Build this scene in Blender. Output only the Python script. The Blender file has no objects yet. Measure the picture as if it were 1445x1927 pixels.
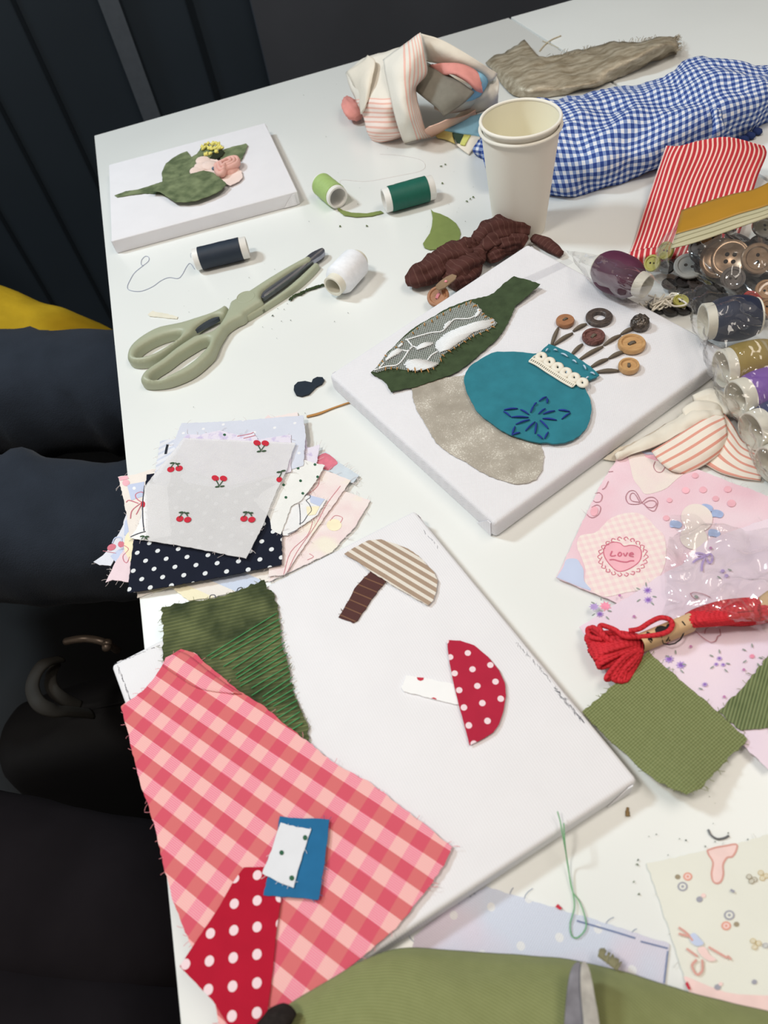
import bpy, bmesh, math, random
from mathutils import Vector, Matrix, noise, geometry

rnd = random.Random(11)
SC = bpy.context.scene
COL = SC.collection
R = math.radians

# ------------------------------------------------------------------ camera
W, H, F = 1445, 1927, 1400.0
PITCH, ROLL = R(52.0), R(-12.5)
T = 0.74                      # table height
CAM = Vector((0, 0, T + 0.46))
_c, _s, _cp, _sp = math.cos(ROLL), math.sin(ROLL), math.cos(PITCH), math.sin(PITCH)
RIGHT = Vector((_c, _s * _sp, _s * _cp))
UP = Vector((-_s, _c * _sp, _c * _cp))
FWD = Vector((0, _cp, -_sp))


def P(x, y, h=0.0):
    """Point of the place seen at photo pixel (x, y), at height h above the table top."""
    d = RIGHT * ((x - W / 2) / F) - UP * ((y - H / 2) / F) + FWD
    t = (T + h - CAM.z) / d.z
    return CAM + d * t


def mpp(x, y, h=0.0):
    """metres per photo pixel at that spot"""
    return (P(x, y, h) - CAM).dot(FWD) / F


def cr(ox, oy, s, pts):
    return [(ox + p[0] / s, oy + p[1] / s) + tuple(p[2:]) for p in pts]


cam = bpy.data.cameras.new('camera')
co = bpy.data.objects.new('camera', cam)
COL.objects.link(co)
M3 = Matrix((RIGHT, UP, -FWD)).transposed()
co.matrix_world = Matrix.Translation(CAM) @ M3.to_4x4()
cam.sensor_fit = 'VERTICAL'
cam.sensor_height = 36.0
cam.sensor_width = 27.0
cam.lens = F / H * 36.0
cam.clip_start = 0.02
cam.dof.use_dof = True
cam.dof.focus_distance = 0.66
cam.dof.aperture_fstop = 9.0
SC.camera = co

# ------------------------------------------------------------------ materials
def lin(c):
    c = c / 255.0
    return c / 12.92 if c <= 0.04045 else ((c + 0.055) / 1.055) ** 2.4


def rgb(*c):
    if len(c) == 1:
        c = c[0]
    return (lin(c[0]), lin(c[1]), lin(c[2]), 1.0)


class Mat:
    def __init__(s, name, rough=0.85, spec=0.25, metal=0.0, sheen=0.0):
        s.m = bpy.data.materials.new(name)
        s.m.use_nodes = True
        s.nt = s.m.node_tree
        s.b = s.nt.nodes['Principled BSDF']
        s.b.inputs['Roughness'].default_value = rough
        s.b.inputs['Specular IOR Level'].default_value = spec
        s.b.inputs['Metallic'].default_value = metal
        if sheen:
            s.b.inputs['Sheen Weight'].default_value = sheen
        s._uv = None
        s._obj = None

    def n(s, t, **kw):
        nd = s.nt.nodes.new(t)
        for k, v in kw.items():
            setattr(nd, k, v)
        return nd

    def put(s, sock, v):
        if hasattr(v, 'is_linked') or isinstance(v, bpy.types.NodeSocket):
            s.nt.links.new(v, sock)
        else:
            sock.default_value = v

    def uv(s):
        if not s._uv:
            u = s.n('ShaderNodeUVMap')
            u.uv_map = 'UVMap'
            x = s.n('ShaderNodeSeparateXYZ')
            s.nt.links.new(u.outputs[0], x.inputs[0])
            s._uv = (x.outputs[0], x.outputs[1], u.outputs[0])
        return s._uv

    def obj(s):
        if not s._obj:
            s._obj = s.n('ShaderNodeTexCoord').outputs['Object']
        return s._obj

    def ma(s, op, a, b=0.0, c=0.0):
        nd = s.n('ShaderNodeMath', operation=op)
        s.put(nd.inputs[0], a)
        s.put(nd.inputs[1], b)
        if op in ('MULTIPLY_ADD', 'SMOOTH_MIN', 'COMPARE', 'WRAP'):
            s.put(nd.inputs[2], c)
        return nd.outputs[0]

    def mix(s, f, a, b):
        nd = s.n('ShaderNodeMix', data_type='RGBA')
        s.put(nd.inputs[0], f)
        s.put(nd.inputs[6], a)
        s.put(nd.inputs[7], b)
        return nd.outputs[2]

    def noise(s, scale, detail=2.0, vec=None, rough=0.5):
        nd = s.n('ShaderNodeTexNoise')
        nd.inputs['Scale'].default_value = scale
        nd.inputs['Detail'].default_value = detail
        nd.inputs['Roughness'].default_value = rough
        s.nt.links.new(vec or s.obj(), nd.inputs['Vector'])
        return nd.outputs['Fac']

    def ramp(s, f, lo, hi):
        """0..1 clamp of (f-lo)/(hi-lo)"""
        nd = s.n('ShaderNodeMapRange')
        s.put(nd.inputs[0], f)
        nd.inputs[1].default_value = lo
        nd.inputs[2].default_value = hi
        return nd.outputs[0]

    def band(s, x, period, duty, off=0.0):
        """1 inside the first `duty` of each period"""
        f = s.ma('FRACT', s.ma('ADD', s.ma('DIVIDE', x, period), off))
        return s.ma('LESS_THAN', f, duty)

    def dots(s, period, radius, stagger=False, pu=None):
        u, v, _ = s.uv()
        pu = pu or period
        a = s.ma('DIVIDE', u, pu)
        b = s.ma('DIVIDE', v, period)
        if stagger:
            row = s.ma('MODULO', s.ma('FLOOR', b), 2.0)
            row = s.ma('ABSOLUTE', row)
            a = s.ma('ADD', a, s.ma('MULTIPLY', row, 0.5))
        fa = s.ma('MULTIPLY', s.ma('SUBTRACT', s.ma('FRACT', a), 0.5), pu)
        fb = s.ma('MULTIPLY', s.ma('SUBTRACT', s.ma('FRACT', b), 0.5), period)
        d = s.ma('SQRT', s.ma('ADD', s.ma('MULTIPLY', fa, fa), s.ma('MULTIPLY', fb, fb)))
        return s.ma('LESS_THAN', d, radius)

    def color(s, c):
        s.put(s.b.inputs['Base Color'], c)
        return s

    def bump(s, h, dist=0.001, strength=0.5):
        nd = s.n('ShaderNodeBump')
        nd.inputs['Strength'].default_value = strength
        nd.inputs['Distance'].default_value = dist
        s.put(nd.inputs['Height'], h)
        s.nt.links.new(nd.outputs[0], s.b.inputs['Normal'])
        return s

    def weave(s, period=0.0011, strength=0.5, dist=0.0003):
        u, v, _ = s.uv()
        k = 2 * math.pi / period
        a = s.ma('SINE', s.ma('MULTIPLY', u, k))
        b = s.ma('SINE', s.ma('MULTIPLY', v, k))
        return s.bump(s.ma('MULTIPLY', a, b), dist, strength)

    def vary(s, c, amt=0.12, scale=60.0, detail=3.0):
        """slight cloudiness of dye and weave"""
        n = s.noise(scale, detail)
        dark = tuple(x * (1 - amt) for x in c[:3]) + (1,)
        lite = tuple(min(1, x * (1 + amt)) for x in c[:3]) + (1,)
        return s.mix(s.ramp(n, 0.3, 0.7), dark, lite)


def plain(name, c, rough=0.85, spec=0.25, metal=0.0, amt=0.06, scale=80, bump=None, sheen=0.0):
    m = Mat(name, rough, spec, metal, sheen)
    m.color(m.vary(rgb(c), amt, scale))
    if bump:
        m.bump(m.noise(bump[0], 3.0), bump[1], bump[2])
    return m.m


def cloth(name, c, amt=0.06, scale=90, period=0.0011, strength=0.35, trans=0.0):
    m = Mat(name, 0.92, 0.12)
    m.color(m.vary(rgb(c), amt, scale))
    m.weave(period, strength)
    if trans:
        m.b.inputs['Alpha'].default_value = 1 - trans
    return m.m


# ------------------------------------------------------------------ mesh helpers
class MB:
    def __init__(s):
        s.v, s.f, s.mi, s.uv = [], [], [], []

    def add(s, vs, fs, mi=0, uv=None):
        b = len(s.v)
        s.v.extend(Vector(v) for v in vs)
        s.uv.extend(uv if uv else [(v[0], v[1]) for v in vs])
        for f in fs:
            s.f.append(tuple(b + i for i in f))
            s.mi.append(mi)
        return s

    def tube(s, pts, r, sides=8, closed=False, flat=1.0, mi=0, caps=True, up=Vector((0, 0, 1))):
        pts = [Vector(p) for p in pts]
        n = len(pts)
        rs = r if isinstance(r, (list, tuple)) else [r] * n
        vs, uv = [], []
        L = 0.0
        for i, p in enumerate(pts):
            a = pts[(i - 1) % n] if (closed or i > 0) else p
            b = pts[(i + 1) % n] if (closed or i < n - 1) else p
            t = (b - a)
            if t.length < 1e-9:
                t = Vector((1, 0, 0))
            t.normalize()
            side = t.cross(up)
            if side.length < 1e-4:
                side = t.cross(Vector((0, 1, 0)))
            side.normalize()
            nn = side.cross(t).normalized()
            if i:
                L += (p - pts[i - 1]).length
            for k in range(sides):
                an = 2 * math.pi * k / sides
                vs.append(p + side * math.cos(an) * rs[i] + nn * math.sin(an) * rs[i] * flat)
                uv.append((L, an * max(rs)))
        fs = []
        m = n if closed else n - 1
        for i in range(m):
            j = (i + 1) % n
            for k in range(sides):
                l = (k + 1) % sides
                fs.append((i * sides + k, i * sides + l, j * sides + l, j * sides + k))
        if caps and not closed:
            fs.append(tuple(reversed(range(sides))))
            fs.append(tuple((n - 1) * sides + k for k in range(sides)))
        return s.add(vs, [tuple(reversed(f)) for f in fs], mi, uv)

    def lathe(s, prof, origin, axis=Vector((0, 0, 1)), n=32, mi=0, closed=False):
        """prof: (radius, height) along axis"""
        axis = Vector(axis).normalized()
        ref = Vector((0, 0, 1)) if abs(axis.z) < 0.9 else Vector((1, 0, 0))
        e1 = axis.cross(ref).normalized()
        e2 = axis.cross(e1).normalized()
        vs, uv, fs = [], [], []
        L = 0
        for i, (r, z) in enumerate(prof):
            if i:
                L += math.hypot(r - prof[i - 1][0], z - prof[i - 1][1])
            for k in range(n):
                a = 2 * math.pi * k / n
                vs.append(origin + axis * z + (e1 * math.cos(a) + e2 * math.sin(a)) * max(r, 1e-5))
                uv.append((L, a * r))
        m = len(prof)
        for i in range(m if closed else m - 1):
            j = (i + 1) % m
            for k in range(n):
                l = (k + 1) % n
                fs.append((i * n + k, i * n + l, j * n + l, j * n + k))
        if not closed:
            if prof[0][0] < 1e-4:
                pass
        return s.add(vs, fs, mi, uv)

    def patch(s, rows, sub=6, th=0.0012, wr=0.0, wf=30.0, mi=0, seed=0.0, folds=None, ridge=False):
        """smooth cloth panel through a grid of world points, with thickness"""
        g = [[Vector(p) for p in r] for r in rows]

        def crom(p0, p1, p2, p3, t):
            return 0.5 * ((2 * p1) + (p2 - p0) * t + (2 * p0 - 5 * p1 + 4 * p2 - p3) * t * t + (3 * p1 - p0 - 3 * p2 + p3) * t ** 3)

        def line(ps):
            out = []
            for i in range(len(ps) - 1):
                p0 = ps[i - 1] if i else ps[0] * 2 - ps[1]
                p3 = ps[i + 2] if i + 2 < len(ps) else ps[-1] * 2 - ps[-2]
                for k in range(sub):
                    out.append(crom(p0, ps[i], ps[i + 1], p3, k / sub))
            out.append(ps[-1].copy())
            return out
        g = [line(r) for r in g]
        cols = list(zip(*g))
        cols = [line(list(c)) for c in cols]
        g = list(zip(*cols))
        nr, nc = len(g), len(g[0])
        # arc lengths for the pattern
        us = [[0.0] * nc for _ in range(nr)]
        vv = [[0.0] * nc for _ in range(nr)]
        for i in range(nr):
            for j in range(nc):
                if j:
                    us[i][j] = us[i][j - 1] + (g[i][j] - g[i][j - 1]).length
                if i:
                    vv[i][j] = vv[i - 1][j] + (g[i][j] - g[i - 1][j]).length
        mu = [sum(us[i][j] for i in range(nr)) / nr for j in range(nc)]
        mv = [sum(vv[i][j] for j in range(nc)) / nc for i in range(nr)]
        top, bot, uv = [], [], []
        for i in range(nr):
            for j in range(nc):
                a = g[i][min(j + 1, nc - 1)] - g[i][max(j - 1, 0)]
                b = g[min(i + 1, nr - 1)][j] - g[max(i - 1, 0)][j]
                n = a.cross(b)
                if n.length < 1e-12:
                    n = Vector((0, 0, 1))
                n.normalize()
                p = g[i][j]
                d = 0.0
                if wr:
                    if ridge:
                        q_ = noise.noise(p * wf + Vector((seed, seed * 2, 0)))
                        q2 = noise.noise(p * wf * 2.1 + Vector((seed * 3, 0, seed)))
                        d += wr * (1 - 2.4 * abs(q_)) + wr * .5 * (1 - 2.4 * abs(q2))
                    else:
                        d += wr * noise.noise(p * wf + Vector((seed, seed * 2, 0)))
                    d += wr * 0.4 * noise.noise(p * wf * 2.6 + Vector((seed, 0, seed)))
                if folds:
                    d += folds(mu[j], mv[i])
                top.append(p + n * d)
                bot.append(p + n * (d - th))
                uv.append((mu[j], mv[i]))
        if min(p.z for r_ in rows for p in r_) > T - .01:
            for p in top + bot:
                p.z = max(p.z, T + .0003)
        fs = []
        N = nr * nc
        for i in range(nr - 1):
            for j in range(nc - 1):
                q = (i * nc + j, i * nc + j + 1, (i + 1) * nc + j + 1, (i + 1) * nc + j)
                fs.append(q)
                if th:
                    fs.append(tuple(N + k for k in reversed(q)))
        ring = [j for j in range(nc)] + [i * nc + nc - 1 for i in range(1, nr)] + \
               [(nr - 1) * nc + j for j in range(nc - 2, -1, -1)] + [i * nc for i in range(nr - 2, 0, -1)]
        if not th:
            return s.add(top, fs, mi, uv)
        for k in range(len(ring)):
            a, b = ring[k], ring[(k + 1) % len(ring)]
            fs.append((b, a, N + a, N + b))
        return s.add(top + bot, fs, mi, uv + uv)

    def build(s, name, mats, parent=None, origin=None, smooth=True, sharp=None):
        me = bpy.data.meshes.new(name)
        if parent is not None:
            o0 = world_loc(parent)
        elif origin is not None:
            o0 = Vector(origin)
        else:
            lo = Vector([min(v[i] for v in s.v) for i in range(3)])
            hi = Vector([max(v[i] for v in s.v) for i in range(3)])
            o0 = Vector(((lo.x + hi.x) / 2, (lo.y + hi.y) / 2, lo.z))
        me.from_pydata([v - o0 for v in s.v], [], s.f)
        ul = me.uv_layers.new(name='UVMap')
        for lp in me.loops:
            ul.data[lp.index].uv = s.uv[lp.vertex_index]
        mats = mats if isinstance(mats, (list, tuple)) else [mats]
        for m in mats:
            me.materials.append(m)
        for p, mi in zip(me.polygons, s.mi):
            p.material_index = mi
            p.use_smooth = smooth
        if sharp is not None:
            try:
                me.set_sharp_from_angle(angle=R(sharp))
            except Exception:
                pass
        me.update()
        o = bpy.data.objects.new(name, me)
        COL.objects.link(o)
        if parent is not None:
            o.parent = parent
        else:
            o.location = o0
        return o


def world_loc(o):
    v = Vector((0, 0, 0))
    while o is not None:
        v += o.location
        o = o.parent
    return v


def tag(o, label=None, cat=None, group=None, kind=None):
    if label:
        o['label'] = label
    if cat:
        o['category'] = cat
    if group:
        o['group'] = group
    if kind:
        o['kind'] = kind
    return o


def thing(name, loc, label, cat, group=None):
    o = bpy.data.objects.new(name, None)
    o.empty_display_size = 0.02
    o.location = loc
    COL.objects.link(o)
    return tag(o, label, cat, group)


def spline(pts, n=8, closed=False):
    """Catmull-Rom through tuples"""
    ps = [Vector(p) for p in pts]
    out = []
    m = len(ps)
    for i in range(m if closed else m - 1):
        if closed:
            p0, p1, p2, p3 = ps[i - 1], ps[i], ps[(i + 1) % m], ps[(i + 2) % m]
        else:
            p1, p2 = ps[i], ps[i + 1]
            p0 = ps[i - 1] if i else p1 * 2 - p2
            p3 = ps[i + 2] if i + 2 < m else p2 * 2 - p1
        for k in range(n):
            t = k / n
            out.append(0.5 * ((2 * p1) + (p2 - p0) * t + (2 * p0 - 5 * p1 + 4 * p2 - p3) * t * t + (3 * p1 - p0 - 3 * p2 + p3) * t ** 3))
    if not closed:
        out.append(ps[-1])
    return out


def inside(p, poly):
    x, y = p[0], p[1]
    c = False
    j = len(poly) - 1
    for i in range(len(poly)):
        a, b = poly[i], poly[j]
        if (a[1] > y) != (b[1] > y) and x < (b[0] - a[0]) * (y - a[1]) / (b[1] - a[1]) + a[0]:
            c = not c
        j = i
    return c


def densify(poly, step, fray=0.0, closed=True):
    out = []
    n = len(poly)
    for i in range(n if closed else n - 1):
        a, b = Vector(poly[i][:2]), Vector(poly[(i + 1) % n][:2])
        L = (b - a).length
        k = max(1, int(L / step))
        nrm = Vector((-(b - a).y, (b - a).x))
        if L > 1e-9:
            nrm.normalize()
        for q in range(k):
            p = a.lerp(b, q / k)
            if fray and q:
                p = p + nrm * rnd.uniform(-fray, fray)
            out.append(p)
    return out


def triangulate(poly, step, holes=()):
    """poly: list of 2D vectors -> (verts2d, tris); grid points inside"""
    vs = [Vector(p[:2]) for p in poly]
    edges = [(i, (i + 1) % len(poly)) for i in range(len(poly))]
    for h in holes:
        b = len(vs)
        vs += [Vector(p[:2]) for p in h]
        edges += [(b + i, b + (i + 1) % len(h)) for i in range(len(h))]
    nb = len(vs)
    xs = [v.x for v in vs]
    ys = [v.y for v in vs]
    if step:
        x = min(xs) + step / 2
        while x < max(xs):
            y = min(ys) + step / 2
            while y < max(ys):
                p = (x + rnd.uniform(-.1, .1) * step, y + rnd.uniform(-.1, .1) * step)
                if inside(p, poly) and not any(inside(p, h) for h in holes):
                    vs.append(Vector(p))
                y += step
            x += step
    r = geometry.delaunay_2d_cdt(vs, edges, [], 0, 1e-7)
    ov, of = r[0], r[2]
    tris = []
    for f in of:
        c = (ov[f[0]] + ov[f[1]] + ov[f[2]]) / 3
        if inside(c, poly) and not any(inside(c, h) for h in holes):
            a, b, d = (ov[i] for i in f[:3])
            if (b - a).cross(d - a) < 0:
                f = list(reversed(f))
            tris.append(tuple(f))
    return ov, tris


def boundary(tris):
    e = {}
    for t in tris:
        for i in range(len(t)):
            a, b = t[i], t[(i + 1) % len(t)]
            e[(a, b)] = 1
    return [(a, b) for (a, b) in e if (b, a) not in e]


def ribbon2d(pts, w):
    """2D polyline -> quads (list of 4-point polygons) of width w"""
    out = []
    pts = [Vector(p[:2]) for p in pts]
    L, Rr = [], []
    for i, p in enumerate(pts):
        a = pts[max(i - 1, 0)]
        b = pts[min(i + 1, len(pts) - 1)]
        d = (b - a)
        if d.length < 1e-9:
            d = Vector((1, 0))
        d.normalize()
        n = Vector((-d.y, d.x)) * w / 2
        L.append(p + n)
        Rr.append(p - n)
    for i in range(len(pts) - 1):
        out.append([Rr[i], Rr[i + 1], L[i + 1], L[i]])
    return out


def sheet(name, outline, h, mat, label=None, cat=None, parent=None, group=None, fray=0.0004, th=0.0006,
          step=0.007, zf=None, uvrot=0.0, uvorg=None, decals=(), threads=0, thread_mat=None, wav=0.0004, kind=None, plabel=None, lenth=0.006, bulge=None):
    """A cut piece of cloth: outline in photo pixels, lying at height h over the table."""
    poly = [P(x, y, h) for x, y in outline]
    poly2 = [Vector((p.x, p.y)) for p in poly]
    area = sum(poly2[i].cross(poly2[(i + 1) % len(poly2)]) for i in range(len(poly2)))
    if area < 0:
        poly2.reverse()
    org = P(*uvorg, h) if uvorg else poly[0]
    dn = densify(poly2, 0.0025, fray)
    ov, tris = triangulate(dn, step)
    sd = rnd.uniform(0, 50)
    ca, sa = math.cos(uvrot), math.sin(uvrot)

    def z(p):
        d = wav * (1 + noise.noise(Vector((p[0] * 35, p[1] * 35, sd))))
        if zf:
            d += zf(p[0], p[1])
        return T + h + d

    def uvf(p):
        x, y = p[0] - org.x, p[1] - org.y
        return (x * ca + y * sa, -x * sa + y * ca)
    mb = MB()
    n = len(ov)
    top = [(p.x, p.y, z(p)) for p in ov]
    bot = [(p.x, p.y, z(p) - th) for p in ov]
    fs = [t for t in tris] + [tuple(n + i for i in reversed(t)) for t in tris]
    for a, b in boundary(tris):
        fs.append((b, a, n + a, n + b))
    uv = [uvf(p) for p in ov]
    mb.add(top + bot, fs, 0, uv + uv)
    mats = [mat]

    def mslot(m):
        if m not in mats:
            mats.append(m)
        return mats.index(m)
    lift = 0.0002
    for dc in decals:
        kind_, pts, m = dc[0], dc[1], dc[2]
        pts = [(p[0], p[1]) for p in pts]
        if kind_ == 'line' and 2 < len(pts) < 40:
            pts = [(p.x, p.y) for p in spline([(a_, b_, 0) for a_, b_ in pts], 4)]
        elif kind_ == 'fill' and 5 < len(pts) < 30:
            pts = [(p.x, p.y) for p in spline([(a_, b_, 0) for a_, b_ in pts], 3, True)]
        mi = mslot(m)
        w2 = [P(x, y, h) for x, y in pts]
        w2 = [Vector((p.x, p.y)) for p in w2]
        if kind_ == 'fill':
            a = sum(w2[i].cross(w2[(i + 1) % len(w2)]) for i in range(len(w2)))
            if a < 0:
                w2.reverse()
            dv, dt = triangulate(densify(w2, 0.004), step)
            lift += 0.00002
            mb.add([(p.x, p.y, z(p) + lift) for p in dv], dt, mi, [uvf(p) for p in dv])
        else:
            lift += 0.000005
            for q in ribbon2d(densify(w2, 0.004, 0, False) + [w2[-1]], dc[3]):
                mb.add([(p.x, p.y, z(p) + lift + 0.0001) for p in q], [(0, 1, 2, 3)], mi, [uvf(p) for p in q])
    if threads:
        mi = mslot(thread_mat or mat)
        for k in range(threads):
            i = rnd.randrange(len(dn))
            a = dn[i]
            b = dn[(i + 1) % len(dn)]
            d = (b - a)
            if d.length < 1e-9:
                continue
            d.normalize()
            nr = Vector((d.y, -d.x))
            L = rnd.uniform(0.3, 1.0) * lenth
            sk = rnd.uniform(-.8, .8)
            pp = []
            for q in range(4):
                t = q / 3
                p = a + nr * (L * t - 0.0006) + d * (L * sk * t * t)
                pp.append((p.x, p.y, z(a) - th / 2 + rnd.uniform(0, .0006)))
            mb.tube(pp, 0.00014, 4, mi=mi)
    o = mb.build(name, mats, parent, smooth=False)
    if parent is None:
        tag(o, label, cat, group, kind)
    elif plabel:
        o['label'] = plabel
    return o


def stitch(mb, x0, y0, x1, y1, h, r=0.0007, hump=0.0008, mi=0, n=6):
    """one thread stitch from pixel to pixel, humped over the cloth"""
    a, b = P(x0, y0, h), P(x1, y1, h)
    pts = []
    for i in range(n + 1):
        t = i / n
        p = a.lerp(b, t)
        p.z += hump * math.sin(math.pi * t) - 0.0003
        pts.append(p)
    mb.tube(pts, [r * (0.55 + 0.45 * math.sin(math.pi * i / n)) for i in range(n + 1)], 6, mi=mi)


def px_ellipse(cx, cy, rx, ry=None, rot=0.0, n=14):
    ry = ry or rx
    ca, sa = math.cos(rot), math.sin(rot)
    return [(cx + rx * math.cos(a) * ca - ry * math.sin(a) * sa, cy + rx * math.cos(a) * sa + ry * math.sin(a) * ca)
            for a in [2 * math.pi * k / n for k in range(n)]]


def slab(poly3, z0, z1, bev, name, mats, parent=None, label=None, seg=3, holes3=(), origin=None, step=None):
    """prism over a polygon (world points), top rim rounded"""
    p2 = [Vector((p.x, p.y)) for p in poly3]
    if sum(p2[i].cross(p2[(i + 1) % len(p2)]) for i in range(len(p2))) < 0:
        p2.reverse()
    hs = [[Vector((p.x, p.y)) for p in h] for h in holes3]
    ov, tris = triangulate(p2, step, hs)
    bm = bmesh.new()
    tv = [bm.verts.new((p.x, p.y, z1)) for p in ov]
    bv = [bm.verts.new((p.x, p.y, z0)) for p in ov]
    for t in tris:
        bm.faces.new([tv[i] for i in t])
        bm.faces.new([bv[i] for i in reversed(t)])
    rim = []
    for a, b in boundary(tris):
        bm.faces.new([tv[b], tv[a], bv[a], bv[b]])
        rim.append((a, b))
    bm.edges.ensure_lookup_table()
    es = [bm.edges.get((tv[a], tv[b])) for a, b in rim]
    if bev:
        bmesh.ops.bevel(bm, geom=[e for e in es if e], offset=bev, segments=seg, profile=0.6, affect='EDGES', clamp_overlap=True)
    bmesh.ops.recalc_face_normals(bm, faces=bm.faces)
    bm.verts.index_update()
    mb = MB()
    mb.add([v.co.copy() for v in bm.verts], [tuple(v.index for v in f.verts) for f in bm.faces])
    bm.free()
    o = mb.build(name, mats, parent, origin, smooth=True, sharp=35)
    return o


def pillow(poly3, z0, z1, b, name, mats, parent=None, holes3=(), step=.0014):
    """moulded plate: outline with holes whose top edge is fully rounded over radius b"""
    p2 = [Vector((p.x, p.y)) for p in poly3]
    if sum(p2[i].cross(p2[(i + 1) % len(p2)]) for i in range(len(p2))) < 0:
        p2.reverse()
    hs = [densify([Vector((p.x, p.y)) for p in h], step) for h in holes3]
    p2 = densify(p2, step)
    ov, tris = triangulate(p2, step, hs)
    segs = []
    for loop in [p2] + hs:
        segs += [(loop[i], loop[(i + 1) % len(loop)]) for i in range(len(loop))]

    def dist(p):
        best = 1e9
        for a, c in segs:
            if abs(a.x - p.x) > best + .003 or abs(a.y - p.y) > best + .003:
                continue
            e = c - a
            t = max(0, min(1, (p - a).dot(e) / max(e.length_squared, 1e-14)))
            best = min(best, (a + e * t - p).length)
        return best
    top = []
    for p in ov:
        d = min(b, dist(p))
        top.append((p.x, p.y, z1 - b + math.sqrt(max(0, b * b - (b - d) ** 2))))
    n = len(ov)
    mb = MB()
    fs = list(tris) + [tuple(n + i for i in reversed(t)) for t in tris]
    for a, c in boundary(tris):
        fs.append((c, a, n + a, n + c))
    mb.add(top + [(p.x, p.y, z0) for p in ov], fs)
    return mb.build(name, mats, parent, smooth=True, sharp=60)


def hexa(quad, z0, z1, bev, name, mats, parent=None, seg=3, origin=None, decals=(), uvrot=0.0):
    """box over a quad of 2D points with rounded edges"""
    bm = bmesh.new()
    q = [Vector((p[0], p[1])) for p in quad]
    if sum(q[i].cross(q[(i + 1) % 4]) for i in range(4)) < 0:
        q.reverse()
    b = [bm.verts.new((p.x, p.y, z0)) for p in q]
    t = [bm.verts.new((p.x, p.y, z1)) for p in q]
    bm.faces.new(t)
    bm.faces.new(list(reversed(b)))
    for i in range(4):
        j = (i + 1) % 4
        bm.faces.new([b[i], b[j], t[j], t[i]])
    if bev:
        bmesh.ops.bevel(bm, geom=list(bm.edges), offset=bev, segments=seg, profile=0.5, affect='EDGES')
    bmesh.ops.recalc_face_normals(bm, faces=bm.faces)
    bm.verts.index_update()
    mb = MB()
    ca, sa = math.cos(uvrot), math.sin(uvrot)
    vs = [v.co.copy() for v in bm.verts]
    mb.add(vs, [tuple(v.index for v in f.verts) for f in bm.faces], 0,
           [(v.x * ca + v.y * sa, -v.x * sa + v.y * ca + v.z) for v in vs])
    bm.free()
    mm = list(mats) if isinstance(mats, (list, tuple)) else [mats]
    for quads, m in decals:
        if m not in mm:
            mm.append(m)
        for qd in quads:
            mb.add(qd, [(0, 1, 2, 3)], mm.index(m))
    return mb.build(name, mm, parent, origin, smooth=True, sharp=40)
# ------------------------------------------------------------------ world and lamps
wd = bpy.data.worlds.new('room_light')
SC.world = wd
wd.use_nodes = True
wd.node_tree.nodes['Background'].inputs[0].default_value = (1.0, 0.89, 0.77, 1)
wd.node_tree.nodes['Background'].inputs[1].default_value = 0.34


def lamp(name, loc, look, size, power, color):
    l = bpy.data.lights.new(name, 'AREA')
    l.shape = 'RECTANGLE'
    l.size, l.size_y = size
    l.energy = power
    l.color = color
    o = bpy.data.objects.new(name, l)
    o.location = loc
    d = Vector(look) - Vector(loc)
    o.rotation_euler = d.to_track_quat('-Z', 'Y').to_euler()
    COL.objects.link(o)
    return o


lamp('ceiling_lamp_cool', (-1.35, 1.25, 2.65), (0.0, 0.7, T), (0.30, 0.30), 30, (0.76, 0.91, 1.0))
lamp('ceiling_lamp_warm', (-0.75, 0.05, 2.75), (0.2, 0.8, T), (0.3, 0.3), 17, (1.0, 0.92, 0.82))
lamp('overhead_fill', (0.9, 0.3, 2.75), (0.2, 0.7, T), (1.2, 0.5), 13, (1.0, 0.91, 0.80))  # added overhead fill to lift the brightness, not a known lamp

SC.view_settings.view_transform = 'Standard'
SC.view_settings.look = 'None'
SC.view_settings.gamma = 1.0
SC.view_settings.exposure = 0.0
SC.view_settings.use_curve_mapping = False
SC.cycles.max_bounces = 8
SC.cycles.transparent_max_bounces = 24
SC.cycles.sample_clamp_indirect = 4.0
SC.cycles.caustics_reflective = False
SC.cycles.caustics_refractive = False

# ------------------------------------------------------------------ the room
A0 = P(177, 255)
LD = (P(262, 1130) - A0).normalized()
UD = (P(957, 33) - A0).normalized()
SEAM0 = P(957, 33)
SD = (P(1436, 336) - SEAM0).normalized()
NB = Vector((-UD.y, UD.x, 0))            # away from the table, behind its back edge

m_wall = plain('dark painted wall', (36, 46, 56), 0.6, 0.3, amt=0.12, scale=3)
m_wall2 = plain('dark grey panel', (66, 70, 78), 0.55, 0.3, amt=0.1, scale=5)
m_strip = plain('grey strip', (78, 86, 96), 0.45, 0.4)
m_gap = plain('dark gap', (24, 30, 36), 0.8, 0.1)
m_floor = plain('dark floor', (14, 15, 18), 0.6, 0.3, amt=0.2, scale=6)

WB = A0 + NB * 0.55


def wall_pt(x, y):
    d = RIGHT * ((x - W / 2) / F) - UP * ((y - H / 2) / F) + FWD
    t = (WB - CAM).dot(NB) / d.dot(NB)
    return CAM + d * t


def wall_box(name, s0, s1, z0, z1, d0, d1, mat):
    o = Vector((WB.x, WB.y, 0))
    q = [o + UD * s0 + NB * d0, o + UD * s1 + NB * d0, o + UD * s1 + NB * d1, o + UD * s0 + NB * d1]
    ob = hexa(q, z0, z1, 0.0, name, mat)
    return tag(ob, kind='structure')


def wall_s(x, y):
    return (wall_pt(x, y) - WB).dot(UD)


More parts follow.
